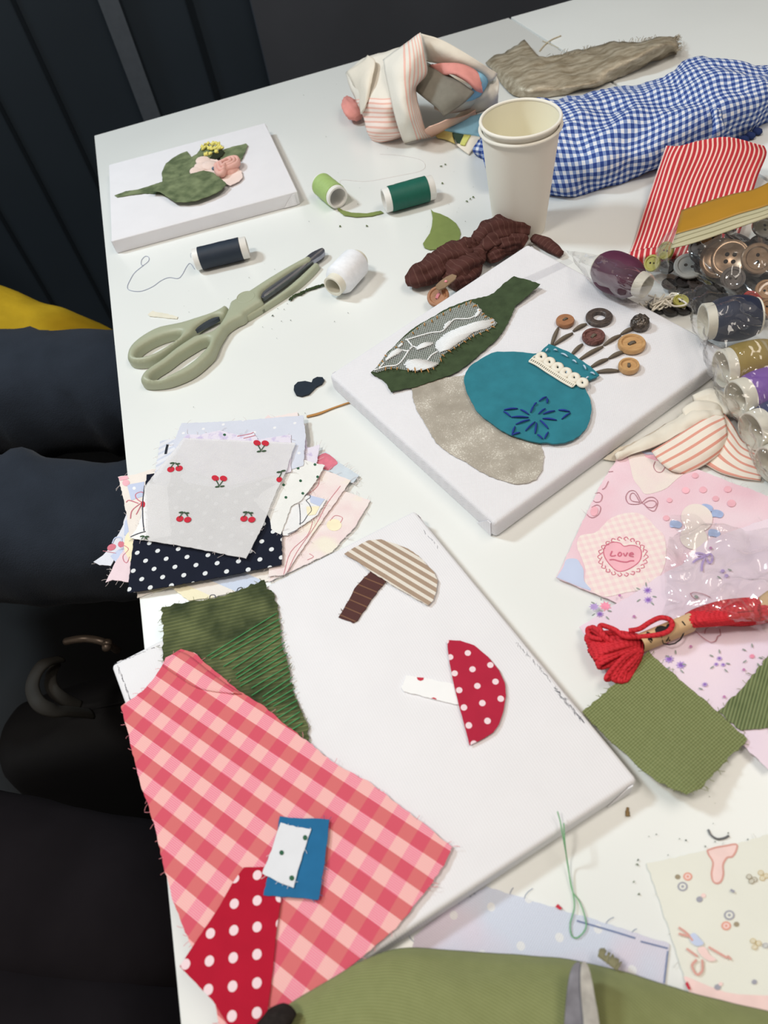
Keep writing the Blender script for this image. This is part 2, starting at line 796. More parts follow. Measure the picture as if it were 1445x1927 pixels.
wall_box('wall_back', -2.6, 3.4, 0, 2.9, 0.0, 0.1, m_wall)
s = wall_s(215, 30)
wall_box('trim_1', s - 0.018, s + 0.018, 0, 2.9, -0.012, 0.0, m_strip)
s = wall_s(372, 60)
wall_box('trim_2', s - 0.006, s + 0.006, 0, 2.9, -0.004, 0.0, m_gap)
s2 = wall_s(484, 60)
wall_box('trim_3', s2, 3.0, 0, 2.9, -0.02, 0.0, m_wall2)
for k in range(9):
    ss = wall_s(160, 60) - 0.10 - k * 0.11
    wall_box('trim_%d' % (4 + k), ss - 0.004, ss + 0.004, 0, 2.9, -0.003, 0.0, m_gap)
mb = MB()
mb.add([(-3.5, -2.0, 0), (3.8, -2.0, 0), (3.8, 3.2, 0), (-3.5, 3.2, 0)], [(0, 1, 2, 3)])
tag(mb.build('floor', m_floor), kind='structure')

# ------------------------------------------------------------------ tables
m = Mat('white laminate', 0.32, 0.45)
m.color(m.vary(rgb(228, 230, 228), 0.025, 5))
m.bump(m.noise(260, 2), 0.0002, 0.12)
m_table = m.m
m_edge = plain('white edge band', (222, 223, 221), 0.5, 0.3)
m_leg = plain('dark grey metal', (50, 52, 56), 0.4, 0.5, metal=0.6)


def table(corners, label):
    c = sum((Vector((p.x, p.y, 0)) for p in corners), Vector()) / 4
    t = thing('table', (c.x, c.y, 0), label, 'table', None)
    hexa([(p.x, p.y) for p in corners], T - 0.025, T, 0.0012, 'tabletop', m_table, t, seg=2)
    for p in corners:
        q = Vector((p.x, p.y, 0)) * 0.5 + c * 0.5
        mb = MB()
        mb.tube([(q.x, q.y, 0.0), (q.x, q.y, T - 0.024)], 0.02, 12)
        mb.build('leg', m_leg, t, smooth=True, sharp=40)
    return t


near = -0.32


def along(p, d, y):
    return p + d * ((y - p.y) / d.y)


SR = along(SEAM0, SD, near)
table([A0, SEAM0, SR, along(A0, LD, near)], 'white table whose left edge crosses the whole photo, bearing canvases and scissors')
BE = (P(1075, 0) - SEAM0).normalized()
g = SD * 0.0 + BE * 0.0035
table([SEAM0 + g, SEAM0 + BE * 1.25, SR + BE * 1.25, SR + g], 'second white table beyond the thin seam, behind the blue gingham cloth')

# ------------------------------------------------------------------ canvases
m = Mat('white primed canvas', 0.9, 0.15)
m.color(m.vary(rgb(232, 231, 236), 0.015, 40))
m.weave(0.0013, 0.5, 0.0003)
m_canvas = m.m
m = Mat('white ribbed canvas', 0.9, 0.15)
m.color(m.vary(rgb(232, 231, 235), 0.015, 40))
u, v, _ = m.uv()
hh = m.ma('ADD', m.ma('SINE', m.ma('MULTIPLY', u, 2 * math.pi / 0.0016)), m.ma('MULTIPLY', m.noise(500, 2), 0.8))
m.bump(hh, 0.0002, 0.22)
m_ribbed = m.m
m_pencil = plain('pencil mark', (120, 120, 128), 0.8)
m_foldline = plain('fold crease', (196, 195, 196), 0.9)

C1, C2, C3 = 0.0165, 0.0185, 0.0165
Q1 = [(204.4, 310), (498.6, 231), (559.5, 360), (209.4, 454)]
Q2 = [(619, 704), (993, 458), (1378, 662), (931, 987)]
Q3 = [(208, 1251), (780, 959), (1201, 1467), (462, 1952)]


def canvas(name, Q, t, mat, label, bev=0.002):
    pts = [P(x, y, t) for x, y in Q]
    c = sum(pts, Vector()) / 4
    root = thing(name, (c.x, c.y, T), label, 'canvas')
    d = pts[1] - pts[0]
    ang = math.atan2(d.y, d.x)
    hexa([(p.x, p.y) for p in pts], T + 0.0002, T + t, bev, 'canvas_front', mat, root, seg=4, uvrot=ang)
    # folded canvas wrapped over the corners
    for i in range(4):
        p = pts[i]
        a = (pts[(i + 1) % 4] - p).normalized()
        mb = MB()
        n = Vector((a.y, -a.x, 0))
        if (p - c).dot(n) < 0:
            n = -n
        q = p + a * 0.004 + n * 0.0002
        w = a * 0.016
        z0, z1 = T + 0.001, T + t - 0.002
        mb.add([(q.x, q.y, z0), (q.x + w.x, q.y + w.y, z0), (q.x + w.x * .2, q.y + w.y * .2, z1), (q.x, q.y, z1),
                (q.x + n.x * .0008, q.y + n.y * .0008, z0), (q.x + w.x + n.x * .0006, q.y + w.y + n.y * .0006, z0),
                (q.x + w.x * .2 + n.x * .0006, q.y + w.y * .2 + n.y * .0006, z1), (q.x + n.x * .0008, q.y + n.y * .0008, z1)],
               [(4, 5, 6, 7), (0, 1, 5, 4), (1, 2, 6, 5), (2, 3, 7, 6), (3, 0, 4, 7)])
        mb.build('corner_fold', mat, root, smooth=False)
    return root, pts


can1, _ = canvas('flower_canvas', Q1, C1, m_canvas, 'small white canvas with an olive leaf and pink flower collage at the table corner', 0.0012)
can2, _ = canvas('vase_canvas', Q2, C2, m_canvas, 'white canvas with a teal vase, green bottle and wooden button flowers sewn on', 0.0035)
can3, _ = canvas('mushroom_canvas', Q3, C3, m_ribbed, 'large white ribbed canvas lying under loose mushroom cut-outs and pink gingham', 0.003)

# pencil scribbles along the edges of the big canvas
def scribble(x0, y0, x1, y1, n, L, jit):
    mb = MB()
    for k in range(n):
        t = (k + rnd.random()) / n
        x, y = x0 + (x1 - x0) * t, y0 + (y1 - y0) * t
        p = P(x + rnd.uniform(-jit, jit), y + rnd.uniform(-jit, jit), C3 + 0.0002)
        q = P(x + rnd.uniform(.3, 1) * L[0] + rnd.uniform(-jit, jit), y + rnd.uniform(.3, 1) * L[1] + rnd.uniform(-jit, jit), C3 + 0.0002)
        for r in ribbon2d([p, q], rnd.uniform(.00015, .0003)):
            mb.add([(v.x, v.y, T + C3 + 0.00015) for v in r], [(0, 1, 2, 3)])
    mb.build('pencil_mark', m_pencil, can3, smooth=False)


scribble(969, 1206, 1033, 1278, 22, (5, 6), 2.5)
scribble(1040, 1290, 1096, 1356, 46, (7, 9), 3)
scribble(795, 995, 822, 1026, 7, (4, 6), 1)
scribble(221, 1250, 245, 1318, 20, (4, 12), 1.5)
scribble(215, 1249, 300, 1214, 22, (5, -1), 1.2)

# ------------------------------------------------------------------ small canvas: leaf and flower collage
m = Mat('mottled olive velvet', 0.9, 0.1, sheen=0.2)
n1 = m.noise(70, 4)
m.color(m.mix(m.ramp(n1, 0.35, 0.68), rgb(78, 92, 62), rgb(122, 134, 98)))
m.bump(m.noise(600, 2), 0.0004, 0.4)
m_leafv = m.m
m_pinkf = cloth('pale pink cotton', (236, 214, 206), 0.04)
m_pinkd = cloth('salmon pink cotton', (226, 178, 168), 0.07)
m_yel = cloth('yellow felt', (230, 220, 128), 0.06)
m_darkolive = cloth('dark olive cloth', (44, 50, 36))
m_blueb = plain('blue bead', (70, 100, 125), 0.3, 0.5)
c1 = lambda pts: cr(190, 220, 3.6125, pts)
h1 = C1 + 0.0008
sheet('leaf_stem', c1([(92, 535), (170, 505), (250, 495), (330, 470), (420, 440), (520, 400), (560, 470), (480, 560), (400, 525), (300, 520), (180, 535), (110, 547)]), h1, m_leafv, parent=can1, uvrot=.4)
sheet('leaf', c1([(418, 440), (415, 380), (440, 320), (490, 280), (540, 252), (585, 235), (615, 275), (650, 255), (690, 200), (715, 180), (745, 200), (800, 245), (740, 285), (690, 330), (640, 370), (600, 400), (540, 430)]), h1 + .0010, m_leafv, parent=can1, uvrot=1.2)
sheet('leaf', c1([(800, 260), (830, 225), (900, 203), (960, 190), (985, 182), (998, 195), (980, 240), (955, 290), (930, 305), (870, 300), (820, 300)]), h1 + .0011, m_leafv, parent=can1)
sheet('flower_base', c1([(700, 290), (770, 280), (830, 330), (900, 340), (955, 370), (965, 410), (940, 440), (880, 470), (820, 450), (740, 420), (650, 390), (655, 345)]), h1 + .0016, m_pinkf, parent=can1, wav=.0008)
sheet('dark_petal', c1([(690, 265), (760, 245), (820, 220), (840, 240), (820, 270), (780, 290), (730, 285)]), h1 + .0026, m_darkolive, parent=can1)
mb = MB()
yp = c1([(700, 215), (720, 190), (760, 185), (800, 188), (818, 215), (790, 240), (740, 255), (710, 260), (745, 220), (780, 215)])
for k, (x, y) in enumerate(yp):
    c = P(x, y, h1 + .003)
    for q in range(7):
        an = rnd.uniform(0, 6.28)
        d = Vector((math.cos(an), math.sin(an), rnd.uniform(.1, .8))) * rnd.uniform(.003, .0055)
        mb.tube([c, c + d * .6, c + d], [.0018, .0017, .0008], 6)
mb.build('yellow_tuft', m_yel, can1)
cc = c1([(745, 330), (690, 340), (660, 370), (700, 300)])
mb = MB()
for (x, y) in cc:
    c = P(x, y, h1 + .003)
    mb.lathe([(0.0, .002), (.006, .0022), (.010, .0005), (.0105, -.0005), (0, -.001)], c, (0.2, -.1, 1), 18)
mb.build('flower_petal', m_pinkf, can1)
mb = MB()
pk = c1([(800, 400), (790, 350), (830, 330), (880, 305), (925, 300), (935, 330), (900, 355), (850, 375), (830, 405)])
base = [P(x, y, h1 + .004) for x, y in pk]
cen = sum(base, Vector()) / len(base)
for k in range(3):
    f = 1 - .28 * k
    loop = [cen + (p - cen) * f + Vector((0, 0, .003 + .0022 * k)) for p in base]
    mb.tube(spline(loop, 6, True), .0032 - .0004 * k, 8, closed=True, flat=1.3)
mb.lathe([(0, .004), (.008, .0035), (.013, 0), (.014, -.004)], cen, n=20)
mb.build('pink_rose', m_pinkd, can1)
c = P(*c1([(765, 352)])[0], h1 + .004)
mb = MB()
mb.lathe([(0, .002), (.0014, .0018), (.0022, .0008), (.0024, 0), (.0018, -.001)], c, n=14)
mb.build('blue_bead', m_blueb, can1)
sheet('leaf', c1([(410, 455), (440, 430), (560, 400), (640, 385), (700, 370), (770, 385), (830, 435), (855, 460), (820, 500), (740, 540), (640, 575), (560, 582), (500, 578), (450, 545), (400, 515), (330, 510), (370, 470)]), h1 + .0050, m_leafv, parent=can1, uvrot=.2, wav=.0008)
sheet('leaf', c1([(530, 385), (600, 330), (640, 285), (700, 265), (760, 255), (730, 290), (690, 325), (640, 380), (580, 395), (540, 400)]), h1 + .0034, m_leafv, parent=can1, uvrot=.2)

# ------------------------------------------------------------------ vase canvas
m = Mat('dark green velvet', 0.95, 0.08, sheen=0.15)
m.color(m.vary(rgb(60, 74, 50), 0.18, 120, 4))
m.bump(m.noise(900, 2), 0.0004, 0.5)
m_gvelvet = m.m
m = Mat('grey glitter cloth', 0.7, 0.3)
n1, n2 = m.noise(900, 3, rough=.8), m.noise(45, 4)
base = m.mix(m.ramp(n2, .35, .65), rgb(160, 152, 140), rgb(184, 176, 164))
m.color(m.mix(m.ramp(m.ma('ADD', n1, m.ma('MULTIPLY', m.ma('SUBTRACT', n2, .5), .45)), .57, .66), base, rgb(226, 222, 212)))
m.bump(n1, 0.0006, 0.6)
m_glitter = m.m
m = Mat('teal suede', 0.92, 0.1, sheen=0.15)
m.color(m.vary(rgb(46, 120, 135), 0.10, 70, 4))
m.bump(m.noise(800, 2), 0.0003, 0.4)
m_teal = m.m
m_stemth = plain('grey brown wool', (112, 102, 90), 0.95, 0.1, bump=(1800, .0005, .8))
m_lightblue = plain('pale blue thread', (180, 203, 222), 0.8)
m_orange = plain('tan thread', (186, 138, 84), 0.8)
m_navyth = plain('navy thread', (36, 56, 140), 0.8)
m_white = plain('white lace thread', (232, 234, 236), 0.9, amt=.02)
m_cream = plain('cream lace thread', (232, 226, 212), 0.9, amt=.02)

k2 = lambda pts: cr(680, 520, 4.25, pts)          # zoom frames of the photograph
k5 = lambda pts: cr(860, 640, 5.1607, pts)
h2 = C2 + 0.0008
bottle = k2([(75, 770), (110, 740), (160, 680), (200, 620), (270, 555), (330, 490), (400, 430), (490, 370), (600, 310), (700, 250), (800, 215), (870, 190), (1000, 165), (1060, 140), (1130, 75), (1220, 22), (1330, 60), (1428, 100), (1330, 175), (1235, 240),
              (1190, 340), (1130, 450), (1050, 540), (950, 620), (870, 690), (780, 760), (690, 800), (560, 845), (420, 890), (330, 905), (238, 930), (200, 860), (150, 815), (95, 790)])
neck = P(*k2([(1330, 90)])[0], h2)
bdir = (neck - P(*k2([(900, 300)])[0], h2)).normalized()
bs = P(*k2([(1000, 260)])[0], h2)


def neck_lift(x, y):
    d = (Vector((x, y, 0)) - Vector((bs.x, bs.y, 0))).dot(Vector((bdir.x, bdir.y, 0)))
    return max(0, d) ** 2 * 1.6


sheet('bottle_applique', bottle, h2 + .0012, m_gvelvet, parent=can2, zf=neck_lift, wav=.0005, fray=.0005)
sheet('shadow_applique', cr(600, 480, 1.9527, [(430, 455), (500, 448), (560, 440), (610, 500), (650, 580), (710, 630), (800, 660), (812, 690), (828, 740), (822, 790), (800, 825), (760, 840), (720, 842), (650, 822), (590, 795), (540, 760), (480, 730), (430, 690), (395, 630), (365, 580), (348, 540), (340, 490)]), h2, m_glitter, parent=can2, wav=.0004)

vase = k5([(70, 420), (68, 370), (85, 320), (120, 265), (170, 225), (250, 175), (330, 130), (390, 113), (520, 115), (640, 122), (740, 135), (800, 125), (850, 75), (890, 40), (930, 55), (1000, 85), (1090, 120), (1200, 195), (1290, 255), (1380, 340), (1350, 365), (1250, 405), (1220, 430), (1250, 490), (1290, 570), (1305, 660), (1295, 750), (1260, 850), (1200, 920), (1130, 970), (1040, 1000), (930, 1008), (870, 995), (800, 1000), (720, 985), (620, 955), (520, 925), (430, 880), (350, 820), (270, 765), (190, 690), (140, 600), (95, 510)])
vz = sheet('vase_applique', vase, h2 + .0030, m_teal, parent=can2, th=.0012, fray=.0003, wav=.0005)
hv = h2 + .0042
# lace panel on the bottle: tulle with filled motifs
m = Mat('white tulle net', 0.9, 0.1)
m.color(rgb(226, 230, 230))
u, v, _ = m.uv()
a = m.ma('ABSOLUTE', m.ma('SINE', m.ma('MULTIPLY', m.ma('ADD', u, m.ma('MULTIPLY', v, .6)), 3.1416 / 0.0019)))
b = m.ma('ABSOLUTE', m.ma('SINE', m.ma('MULTIPLY', m.ma('SUBTRACT', u, m.ma('MULTIPLY', v, .6)), 3.1416 / 0.0019)))
net = m.ma('LESS_THAN', m.ma('MINIMUM', a, b), 0.20)
m.put(m.b.inputs['Alpha'], net)
m_tulle = m.m
lace_out = k2([(90, 760), (130, 715), (170, 650), (230, 600), (290, 535), (340, 490), (420, 430), (500, 370), (600, 315), (700, 265), (790, 235), (870, 200), (930, 230), (960, 280), (1010, 325), (1060, 345), (1085, 375), (1060, 405), (1000, 435), (920, 465), (840, 510), (770, 560), (690, 605), (640, 640), (620, 700), (570, 740), (500, 750), (430, 765), (360, 750), (280, 735), (200, 745), (120, 770)])
lp = sheet('lace_panel', lace_out, h2 + .0030, m_tulle, parent=can2, th=.0003, fray=.0002, wav=.0003, uvrot=.5)
h3 = h2 + .0038


def filled(name, pts, h, mat, parent, seed=0, w=.0011):
    """satin-stitched motif: rows of short threads filling an outline"""
    poly = [P(x, y, h) for x, y in pts]
    p2 = [Vector((p.x, p.y)) for p in poly]
    mb = MB()
    xs = [p.x for p in p2]
    ys = [p.y for p in p2]
    y = min(ys)
    while y < max(ys):
        x = min(xs)
        run = None
        while x <= max(xs) + .001:
            ins = inside((x, y), p2)
            if ins and run is None:
                run = x
            if (not ins) and run is not None:
                if x - run > .001:
                    j = rnd.uniform(-.0007, .0007)
                    mb.tube([(run + j, y - .0006, T + h), ((run + x) / 2, y, T + h + .0004), (x + j, y + .0006, T + h)], w * .55, 5)
                run = None
            x += .0006
        y += w
    return mb.build(name, mat, parent)


for pts in ([(580, 560), (600, 520), (650, 470), (720, 430), (800, 400), (880, 375), (960, 360), (1050, 345), (1075, 375), (1000, 420), (900, 450), (830, 500), (760, 545), (690, 595), (620, 610)],
            [(335, 700), (360, 675), (430, 665), (500, 670), (560, 690), (615, 700), (570, 735), (500, 745), (430, 755), (370, 745)],
            [(430, 570), (470, 540), (530, 530), (585, 535), (550, 555), (490, 580), (440, 585)],
            [(200, 640), (240, 600), (300, 575), (330, 595), (290, 625), (230, 660), (190, 680)],
            [(290, 555), (330, 530), (335, 550), (300, 570)],
            [(920, 270), (945, 260), (960, 290), (930, 320), (905, 330)],
            [(655, 385), (690, 365), (720, 355), (700, 390), (660, 430)]):
    filled('lace_motif', k2(pts), h3, m_white, lp)
mb = MB()
for ln in ([(350, 510), (450, 480), (560, 450), (640, 440), (690, 395), (740, 345), (800, 340), (870, 335), (930, 300)],
           [(100, 750), (200, 720), (280, 710), (330, 665), (380, 590), (410, 560), (440, 570)],
           [(410, 560), (360, 500)], [(530, 670), (560, 630), (610, 600)], [(330, 590), (370, 595), (410, 560)],
           [(1000, 380), (880, 395), (800, 420), (700, 470)], [(130, 745), (180, 690)]):
    pts = spline([P(x, y, h3) for x, y in k2(ln)], 5)
    mb.tube(pts, .0008, 6, flat=.7)
mb.build('lace_cord', m_white, lp)
# tan stitches round the lace
for (x0, y0, x1, y1) in [(880, 190, 868, 218), (838, 205, 838, 232), (785, 230, 776, 250), (712, 255, 708, 280), (655, 290, 655, 312), (605, 315, 606, 338), (560, 345, 566, 368), (505, 370, 505, 396), (450, 410, 444, 424), (405, 445, 418, 462), (315, 525, 335, 530), (270, 565, 285, 572), (185, 630, 200, 640), (160, 672, 175, 690), (135, 705, 150, 720),
                         (195, 725, 192, 752), (240, 722, 238, 745), (288, 725, 284, 748), (372, 735, 375, 765), (425, 722, 432, 772), (475, 735, 482, 768), (522, 735, 540, 768), (572, 728, 580, 745), (628, 650, 640, 682), (640, 625, 665, 642), (690, 592, 718, 606), (735, 566, 750, 582), (772, 545, 784, 560), (815, 518, 838, 530), (852, 490, 872, 506), (890, 462, 900, 486), (940, 452, 958, 468), (990, 430, 1018, 440), (1035, 402, 1068, 410), (1030, 382, 1062, 362), (1020, 350, 1050, 335), (960, 312, 985, 296), (985, 330, 1005, 320), (935, 285, 955, 268), (890, 245, 922, 228), (905, 235, 925, 240)]:
    mb = MB()
    (a0, b0), (a1, b1) = k2([(x0, y0), (x1, y1)])
    stitch(mb, a0, b0, a1, b1, h3 + .0002, .0006)
    mb.build('tan_stitch', m_orange, can2)
# lace trim on the vase neck
trim = [(700, 205), (780, 245), (860, 300), (940, 350), (1020, 400), (1120, 455)]
mb = MB()
rows = [(0, 0), (18, -28), (34, -52)]
for dx, dy in rows:
    pts = spline([P(x + 0, y + 0, hv + .001) for x, y in k5([(x + dx * 1.6, y + dy) for x, y in trim])], 8)
    mb.tube(pts, .0011, 6, flat=.8)
top = k5([(x + 0, y + 0) for x, y in trim])
for k in range(26):
    t = k / 25
    x = 700 + 420 * t
    y = 205 + 250 * t + 8 * math.sin(3 * t)
    a, b = k5([(x, y), (x + 54, y - 52)])
    mb.tube([P(*a, hv + .001), P(*b, hv + .0012)], .0007, 5)
for k in range(6):
    x, y = 830 + 80 * k, 145 + 50 * k
    pts = k5([(x - 50, y + 20), (x - 25, y - 10), (x + 10, y - 5), (x + 22, y + 25), (x + 2, y + 48), (x - 28, y + 45)])
    mb.tube(spline([P(px_, py_, hv + .0014) for px_, py_ in pts], 4, True), .0023, 7, closed=True, flat=.6)
mb.build('lace_trim', m_cream, vz)
for (x0, y0, x1, y1) in [(862, 108, 885, 82), (938, 92, 972, 100), (1010, 126, 1075, 160), (1120, 192, 1160, 218), (1226, 240, 1252, 282), (1294, 312, 1338, 332),
                         (850, 188, 880, 170), (905, 205, 940, 180), (965, 255, 1005, 238), (1005, 285, 1040, 262), (1060, 320, 1080, 298), (1080, 345, 1105, 318), (1150, 385, 1200, 345), (1200, 395, 1225, 375), (1250, 375, 1278, 355)]:
    mb = MB()
    (a0, b0), (a1, b1) = k5([(x0, y0), (x1, y1)])
    stitch(mb, a0, b0, a1, b1, hv + .0010, .0008)
    mb.build('pale_blue_stitch', m_lightblue, vz)
for (x0, y0, x1, y1) in [(715, 700, 745, 635), (745, 635, 772, 606), (795, 590, 868, 548), (875, 560, 876, 610), (790, 715, 858, 662), (835, 715, 950, 684), (985, 676, 1095, 692), (1100, 705, 1015, 765), (830, 758, 968, 775), (805, 775, 885, 858), (885, 890, 850, 955), (780, 915, 830, 958), (772, 800, 758, 905), (757, 790, 664, 878), (612, 896, 530, 920), (562, 835, 535, 912), (705, 770, 570, 815), (695, 748, 525, 745), (520, 742, 452, 690), (455, 675, 590, 662), (615, 672, 698, 720)]:
    mb = MB()
    (a0, b0), (a1, b1) = k5([(x0, y0), (x1, y1)])
    stitch(mb, a0, b0, a1, b1, hv + .0004, .0008)
    mb.build('navy_stitch', m_navyth, vz)

# wool stems and buttons
k8 = lambda pts: cr(960, 520, 4.8167, pts)
for (x0, y0, x1, y1) in [(375, 620, 435, 465), (395, 620, 565, 515), (570, 495, 690, 432), (555, 710, 655, 615), (625, 755, 840, 635), (848, 622, 1000, 532), (1005, 522, 1120, 470), (730, 822, 885, 748), (893, 742, 1030, 682), (780, 868, 982, 856)]:
    mb = MB()
    (a0, b0), (a1, b1) = k8([(x0, y0), (x1, y1)])
    stitch(mb, a0, b0, a1, b1, h2 + .0005, .0019, .0012)
    mb.build('wool_stem_stitch', m_stemth, can2)


def button(parent, name, c, r, t, mats, n_holes=2, axis=Vector((0, 0, 1)), rim=True, ring=0.0, ang=0.0, thread=None, label=None, cat=None, group=None, kind='normal'):
    """sewing button at world point c (bottom centre); hole discs and thread are parts"""
    axis = axis.normalized()
    if parent is None:
        o = thing(name, c, label, cat, group)
    else:
        o = None
    mb = MB()
    if ring:
        prof = [(r * ring, t * .1), (r * ring, t * .8), (r * (ring + .08), t), (r * .9, t), (r, t * .7), (r, t * .15), (r * .93, 0), (r * (ring + .05), 0)]
        mb.lathe(prof, c, axis, 36, closed=True)
    elif kind == 'dome':
        mb.lathe([(0, 0), (r * .95, 0), (r, t * .3), (r * .9, t * .7), (r * .6, t * .95), (0, t * 1.05)], c, axis, 32)
    else:
        hr = r * .13
        prof = [(0, 0), (r * .9, 0), (r, t * .25), (r, t * .75), (r * .93, t)]
        if rim:
            prof += [(r * .76, t), (r * .68, t * .72), (0, t * .70)]
        else:
            prof += [(r * .5, t * 1.03), (0, t * 1.05)]
        mb.lathe(prof, c, axis, 36)
    b = mb.build('button_disc' if parent is None else name, mats[0], o if parent is None else parent, smooth=True, sharp=40)
    if parent is not None and label:
        b['label'] = label
    ref = Vector((math.cos(ang), math.sin(ang), 0))
    e1 = (ref - axis * ref.dot(axis)).normalized()
    e2 = axis.cross(e1)
    zt = t * (.72 if rim else 1.06)
    if n_holes and not ring:
        hm = MB()
        for k in range(n_holes):
            if n_holes == 2:
                d = e1 * (r * .22 * (1 if k else -1))
            else:
                a = math.pi / 4 + k * math.pi / 2
                d = (e1 * math.cos(a) + e2 * math.sin(a)) * r * .27
            hm.lathe([(r * .12, 0), (r * .10, t * .02), (0, t * .02)], c + d + axis * zt, axis, 12)
        hm.build('thread_hole', m_hole, b)
    if thread:
        tm = MB()
        for q in (-1, 1):
            s0 = e1 * r * .26
            off = e2 * r * .06 * q
            tm.tube([c + axis * (zt - .0002) - s0 + off, c + axis * (zt + .0008) + off, c + axis * (zt - .0002) + s0 + off], r * .09, 6)
        tm.build('button_thread', thread, b)
    return o or b


m_hole = plain('dark hole', (40, 32, 28), 0.9)


def wood(name, c1, c2, scale=90):
    m = Mat(name, 0.45, 0.4)
    mp = m.n('ShaderNodeMapping')
    m.nt.links.new(m.obj(), mp.inputs[0])
    mp.inputs['Scale'].default_value = (1, 5, 1)
    mp.inputs['Rotation'].default_value = (0, 0, .5)
    nn = m.noise(scale, 3, mp.outputs[0])
    m.color(m.mix(m.ramp(nn, .3, .7), rgb(c1), rgb(c2)))
    return m.m


m_wood1 = wood('honey wood', (180, 138, 92), (200, 160, 112))
m_wood2 = wood('red brown wood', (150, 104, 74), (172, 122, 88))
m_horn = wood('dark horn', (52, 44, 42), (96, 84, 78), 220)
m_maroon = wood('maroon shell', (70, 36, 34), (132, 92, 86), 260)
m_brass = Mat('dark antique metal', 0.35, 0.5, 0.6)
m_brass.color(m_brass.vary(rgb(92, 84, 78), .5, 300))
m_brass.bump(m_brass.noise(500, 2), .0012, .9)
m_knob = m_brass.m
for (x, y, rp, t, mats, nh, ring, ang, lab) in [
    (498, 405, 82, .0042, m_wood2, 1, 0, .3, 'small red brown wooden button nearest the green bottle'),
    (806, 368, 118, .0040, m_horn, 0, .48, 0, 'dark horn ring button'),
    (755, 545, 102, .0046, m_maroon, 2, 0, .5, 'maroon shell button'),
    (1102, 612, 122, .0050, m_wood1, 2, 0, .2, 'large honey wood button'),
    (1075, 812, 93, .0052, m_wood1, 1, 0, 1.2, 'small honey wood button nearest the canvas front')]:
    (px_, py_) = k8([(x, y)])[0]
    c = P(px_, py_, C2 + .0005 + t * .6)
    c.z = T + C2 + .0006
    r = rp / 4.8167 * mpp(px_, py_, C2)
    button(can2, 'button', c, r, t, [mats], 2 if nh else 0, ring=ring, ang=ang, thread=m_stemth if nh else None, rim=(mats is not m_wood2), label=lab)
(px_, py_) = k8([(1175, 430)])[0]
c = P(px_, py_, C2 + .004)
c.z = T + C2 + .0006
mb = MB()
r = 86 / 4.8167 * mpp(px_, py_, C2)
mb.lathe([(0, 0), (r * .8, 0), (r, .002), (r * .98, .005), (r * .8, .0085), (r * .4, .0098), (0, .010)], c, n=26)
for k in range(7):
    a = k * .9
    mb.tube([c + Vector((math.cos(a) * r * .85, math.sin(a) * r * .85, .006)), c + Vector((math.cos(a + .5) * r * .5, math.sin(a + .5) * r * .5, .0098)), c + Vector((0, 0, .0104))], .0014, 6)
mb.build('button', m_knob, can2)['label'] = 'dark knotted metal button'
def wang(x0, y0, x1, y1, h=0.0):
    d = P(x1, y1, h) - P(x0, y0, h)
    return math.atan2(d.y, d.x)


# ------------------------------------------------------------------ loose pieces on the large canvas
k6 = lambda pts: cr(600, 960, 2.2578, pts)
g8 = lambda pts: cr(200, 1050, 2.198, pts)
h4 = C3 + .0008


def striped(name, c0, c1, period, duty, axis=1, rough=.92, fine=None):
    m = Mat(name, rough, .12)
    u, v, _ = m.uv()
    x = v if axis else u
    f = m.band(x, period, duty)
    m.color(m.mix(f, m.vary(rgb(c0), .04, 90), m.vary(rgb(c1), .05, 90)))
    m.weave(.0011, .35)
    return m.m


def dotted(name, c0, c1, period, radius, stagger=False, trans=0.0):
    m = Mat(name, .92, .12)
    f = m.dots(period, radius, stagger)
    m.color(m.mix(f, m.vary(rgb(c0), .05, 60), rgb(c1)))
    m.weave(.0011, .3)
    return m.m


m_bstripe = striped('beige and cream ticking', (228, 221, 211), (170, 148, 130), .0056, .56)
m_brownpin = striped('brown pinstripe twill', (88, 58, 56), (128, 94, 74), .0066, .12)
m_reddot = dotted('red dotted cotton', (178, 42, 66), (240, 216, 222), .0117, .0020)
m_reddot2 = dotted('crimson dotted cotton', (178, 28, 52), (240, 214, 220), .0128, .0025)
m_whitec = cloth('white cotton', (246, 246, 247), .01)
m_whitegreen = cloth('white cotton weave', (226, 228, 234), .02)
m_redprint = plain('red print', (196, 52, 72), .9)
m_greenprint = plain('green print', (52, 96, 72), .9)
m_bluecot = cloth('mid blue cotton', (42, 108, 154), .06)
m_olivethread = plain('olive thread', (120, 124, 70), .95)
m_paleth = plain('pale thread', (226, 216, 216), .95)
m_pinkth = plain('pink thread', (232, 150, 160), .95)

capo = k6([(108, 187), (150, 160), (210, 130), (265, 125), (330, 145), (380, 165), (425, 195), (460, 235), (490, 265), (505, 300), (500, 340), (485, 385), (465, 405), (400, 370), (330, 330), (230, 268), (160, 215)])
a = wang(*capo[0], *capo[12], h4)
sheet('brown_stem_cutout', k6([(218, 262), (290, 296), (215, 395), (180, 445), (165, 470), (145, 480), (83, 455), (115, 400), (150, 335)]), h4, m_brownpin, 'dark brown pinstriped strip forming the stem of the beige striped mushroom', 'fabric piece', threads=14, thread_mat=m_brownpin, fray=.0005, uvrot=wang(*k6([(120, 390)])[0], *k6([(200, 425)])[0], h4), lenth=.003)
sheet('striped_cap_cutout', capo, h4 + .0012, m_bstripe, 'beige and cream striped half-round mushroom cap near the top of the large canvas', 'fabric piece', fray=.0003, uvrot=a)
rdc = k6([(544, 553), (600, 555), (660, 575), (720, 625), (765, 680), (790, 735), (795, 790), (785, 850), (765, 910), (740, 945), (700, 970), (640, 1000), (625, 940), (600, 850), (575, 750), (555, 650), (547, 590)])
